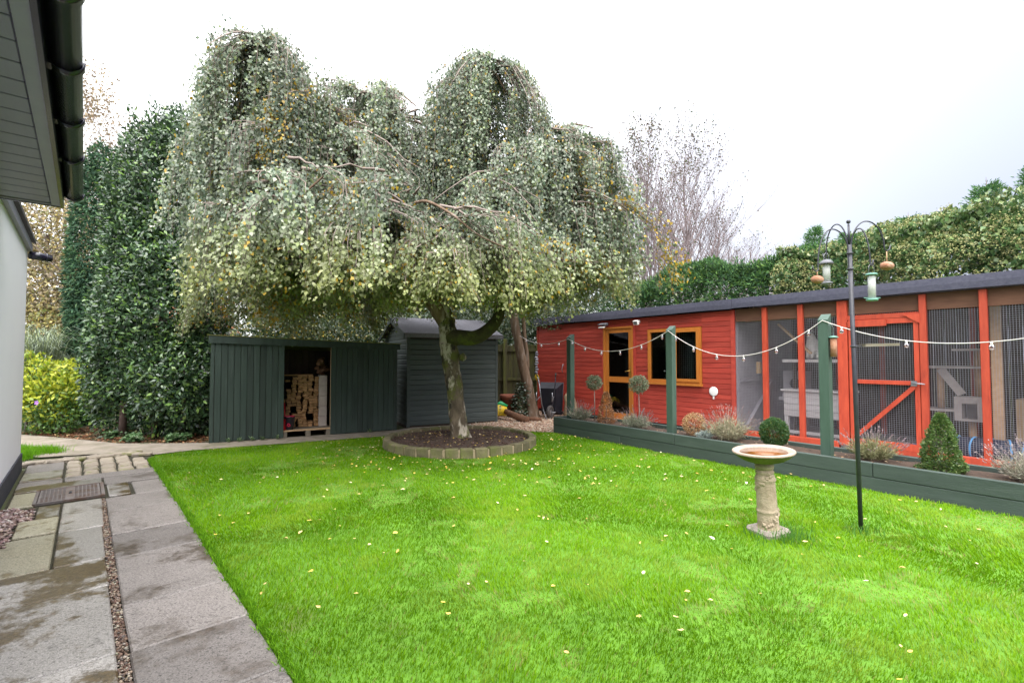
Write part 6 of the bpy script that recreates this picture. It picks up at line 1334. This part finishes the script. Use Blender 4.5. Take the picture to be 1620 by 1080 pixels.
# tray stood on end, underside to the garden
b = MB(); bt = [(-.17, .30), (.17, .30), (.21, .82), (-.21, .82)]; tpv = [(-.25, .20), (.25, .20), (.29, .95), (-.29, .95)]
ov = [(x, y - .30, 0) for x, y in bt]; tv = [(x, y - .30, .22) for x, y in tpv]
rot = lambda q: Vector((q[0], q[2] + .02, q[1] + .18))
b.add([rot(q) for q in ov + tv], [(3, 2, 1, 0), (0, 1, 5, 4), (1, 2, 6, 5), (2, 3, 7, 6), (3, 0, 4, 7)]); ob = b.build('tray', pm('barrow_black', (.010, .010, .016), (.018, .018, .026), 8, .5, .05, 40, spec=.25), wbw)
md = ob.modifiers.new('solid', 'SOLIDIFY'); md.thickness = .008
b = MB(); b.tube([rot(q) for q in tv + [tv[0]]], .012, 6); b.build('tray_rim', M['black_plastic'], wbw)
for sg in (-1, 1):
    b = MB(); b.tube([(sg * .05, -.06, .10), (sg * .14, -.045, .35), (sg * .20, -.04, .78), (sg * .24, -.10, 1.04)], .013, 8); fr_ = b.build('frame_tube', M['grey_metal'] if sg < 0 else M['black_metal'], wbw)
    b = MB(); b.tube([(sg * .232, -.088, .98), (sg * .243, -.105, 1.06)], .019, 8); b.build('grip', M['rubber'], fr_)
    b = MB(); b.tube([(sg * .17, -.05, .52), (sg * .20, -.22, .42), (sg * .20, -.20, .62)], .010, 6); b.build('leg', M['grey_metal'], wbw)
b = MB(); b.torus((.10, -.10, .165), .115, .045, Matrix.Rotation(math.radians(90), 3, 'Y') @ Matrix.Identity(3), 28, 10); wh = b.build('wheel', M['rubber'], wbw)
b = MB(); b.lathe([(.001, -.03), (.075, -.02), (.078, 0), (.075, .02), (.001, .03)], 20, M=Matrix.Translation((.10, -.10, .165)) @ Matrix.Rotation(math.radians(90), 4, 'Y')); b.build('hub', M['grey_metal'], wh)
b = MB(); b.tube([(-.06, -.08, .16), (.24, -.10, .165)], .008, 6); b.build('axle', M['grey_metal'], wbw)
b = MB(); b.tube([(-.05, -.16, .22), (.10, -.30, .02)], .010, 6); b.tube([(-.20, -.10, .95), (-.06, -.18, .30)], .009, 6); b.build('stay', M['grey_metal'], wbw)
tc_ = empty('terracotta_pot', (-.06, 11.75, 0), 0, 'large terracotta pot left of the leaning trunk', 'plant pot')
b = MB(); b.lathe([(.001, 0), (.15, 0), (.155, .01), (.20, .44), (.23, .44), (.235, .53), (.21, .53), (.19, .42), (.001, .40)], 28); b.build('pot', M['terracotta'], tc_)
bg_ = MB(); bg_.tube([(-.18, 0, .02), (-.14, 0, .12), (0, 0, .16), (.12, 0, .13), (.20, .02, .03)], [.05, .12, .14, .12, .05], 12, .25, 3); o = bg_.build('compost_bag', M['yellow_bag'], None, (-.32, 11.05, .08), (.3, 0, .4)); tag(o, 'yellow compost bag slumped at the shed corner', 'bag')
gb_ = MB(); gb_.tube([(-.15, 0, .0), (0, 0, .04), (.16, .02, .0)], [.03, .07, .03], 10, .3, 5); o = gb_.build('green_sheet', M['green_bag'], None, (-.26, 11.10, .33), (0, .1, .2)); tag(o, 'crumpled green plastic on top of the yellow bag', 'bag')
bx_ = MB(); bx_.lathe([(.001, 0), (.14, 0), (.17, .20), (.18, .2), (.18, .23), (.15, .23), (.001, .05)], 20); o = bx_.build('black_tub', M['black_plastic'], None, (-.25, 11.75, .0)); tag(o, 'black plastic tub behind the yellow bag', 'tub')
lg = MB(); lg.tube([(-.38, 0, .22), (-.2, 0, .17), (.1, 0, .10), (.32, 0, .065)], [.050, .066, .074, .070], 12, .30, 8, nscale=9); o = lg.build('fallen_log', M['split_wood'], None, (.10, 10.75, 0), (0, 0, -.75)); tag(o, 'thick brown log lying on the gravel', 'log')
lg = MB(); lg.tube([(-.16, 0, .05), (.0, 0, .055), (.16, 0, .045)], [.045, .055, .04], 10, .18, 9); o = lg.build('fallen_log', M['split_wood'], None, (.50, 10.78, 0), (0, 0, -.1)); tag(o, 'short dark log beside the ivy foot', 'log')
sk = MB(); sk.tube([(0, 0, 0), (0, 0, .12), (.01, 0, .35), (-.01, .0, .52), (0, 0, .62)], [.14, .17, .15, .13, .05], 14, .25, 4); o = sk.build('sack', M['sack'], None, (1.36, 11.40, 0)); tag(o, 'tan lumpy sack standing between wheelbarrow and first post', 'sack')
ws = MB()
for k in range(9): ws.tube([(.01 * math.sin(k * 2), 0, -k * .062), (.012 * math.sin(k * 2 + 1), 0, -k * .062 - .05)], [.045 if k % 2 else .028, .03 if k % 2 else .045], 8, .15, k)
o = ws.build('wind_spinner', pm('spinner', (.5, .5, .56), (.03, .03, .06), 8, .5, t3=(.5, .6)), None, (.62, 12.2, 1.58)); tag(o, 'black and white twisted wind spinner hanging by the red wall', 'ornament')
bb_ = MB(); bb_.tube([(0, 0, 0), (0, 0, -.06), (.03, 0, -.12), (-.02, 0, -.16)], [.02, .05, .06, .02], 8, .2, 3); bb_.build('tail', M['yellow_bag'], o, (0, 0, -.56))
hk = MB(); hk.tube([(0, 0, 0), (0, -.03, .08), (0, .0, .16), (0, .02, .22)], .008, 6); o = hk.build('wall_hook', M['grey_metal'], None, (*CW(-2.05, 2.16), 1.05), (0, 0, CRZ)); tag(o, 'small pale hook on the red wall above the wheelbarrow', 'hook')

# ------------------------------------------------------------------ fallen leaves on the lawn
fm = bpy.data.materials.new('fallen_leaf'); fm.use_nodes = True; t = fm.node_tree; oi = t.nodes.new('ShaderNodeObjectInfo'); rp = t.nodes.new('ShaderNodeValToRGB')
for i, (p_, c_) in enumerate(((0, (.62, .42, .06, 1)), (.45, (.70, .56, .26, 1)), (.7, (.55, .30, .06, 1)), (1, (.72, .66, .46, 1)))):
    if i < 2: el = rp.color_ramp.elements[i]; el.position = p_
    else: el = rp.color_ramp.elements.new(p_)
    el.color = c_
t.links.new(oi.outputs['Random'], rp.inputs[0]); t.links.new(rp.outputs[0], t.nodes['Principled BSDF'].inputs['Base Color']); t.nodes['Principled BSDF'].inputs['Roughness'].default_value = .6
lm = []
for k in range(5):
    b = MB(); rr = random.Random(k); z = lambda: rr.uniform(.004, .016)
    b.add([(-.03, 0, .004), (-.010, .016, z()), (.012, .013, z()), (.030, 0, z()), (.012, -.014, z()), (-.010, -.017, z()), (0, 0, .003)], [(6, 1, 0), (6, 2, 1), (6, 3, 2), (6, 4, 3), (6, 5, 4), (6, 0, 5)]); lm.append(b.mesh('fallen_leaf', fm))
cnt = 0
while cnt < 290:
    u = random.random()
    if u < .62: y = random.uniform(5.2, 9.0); x = random.gauss(-.1, 1.9)
    else: y = random.uniform(2.0, 6.5); x = random.uniform(-2.6, 4.2)
    if not in_poly(np.array([x]), np.array([y]), LAWN)[0] or math.hypot(x + .84, y - 7.95) < 1.3 or y < .9 * abs(x) - .2: continue
    o = piece('fallen_leaf', lm[cnt % 5], None, (x, y, random.uniform(.030, .044)), (random.uniform(-.3, .3), random.uniform(-.3, .3), random.uniform(0, 6.28)), (1, 1, 1)); s1 = random.uniform(.45, .85) * (1.0 if y > 3.5 else .8); o.scale = (s1, s1, s1)
    tag(o, 'small yellow birch leaf fallen on the lawn', 'leaf', 'yellow leaves scattered over the lawn'); cnt += 1
n = 420; a = R.uniform(0, 6.28, n); r0 = np.where(R.uniform(0, 1, n) < .3, 1.05 * np.sqrt(R.uniform(.05, 1, n)), R.uniform(1.3, 2.6, n)); X = -.84 + r0 * np.cos(a); Y = 7.95 + r0 * np.sin(a) * .8
z = np.where(r0 < 1.1, .135 - .03 * r0 ** 2, .04); k = in_poly(X, Y, LAWN); X, Y, z = X[k], Y[k], z[k]; n = len(X)
tag(leaves('birch_leaf_litter', np.stack([X, Y, z + .006], 1), R.normal(0, 1, (n, 3)) * (1, 1, .15), np.array([[0, 0, 1.]]).repeat(n, 0) + R.normal(0, .3, (n, 3)), R.uniform(.025, .045, n), .7, palette(n, [(.60, .42, .08), (.66, .55, .3), (.45, .28, .08)], [3, 2, 2]), M['dull_leaf']), 'tiny yellow leaf specks under and around the weeping tree', 'leaf litter', kind='stuff')
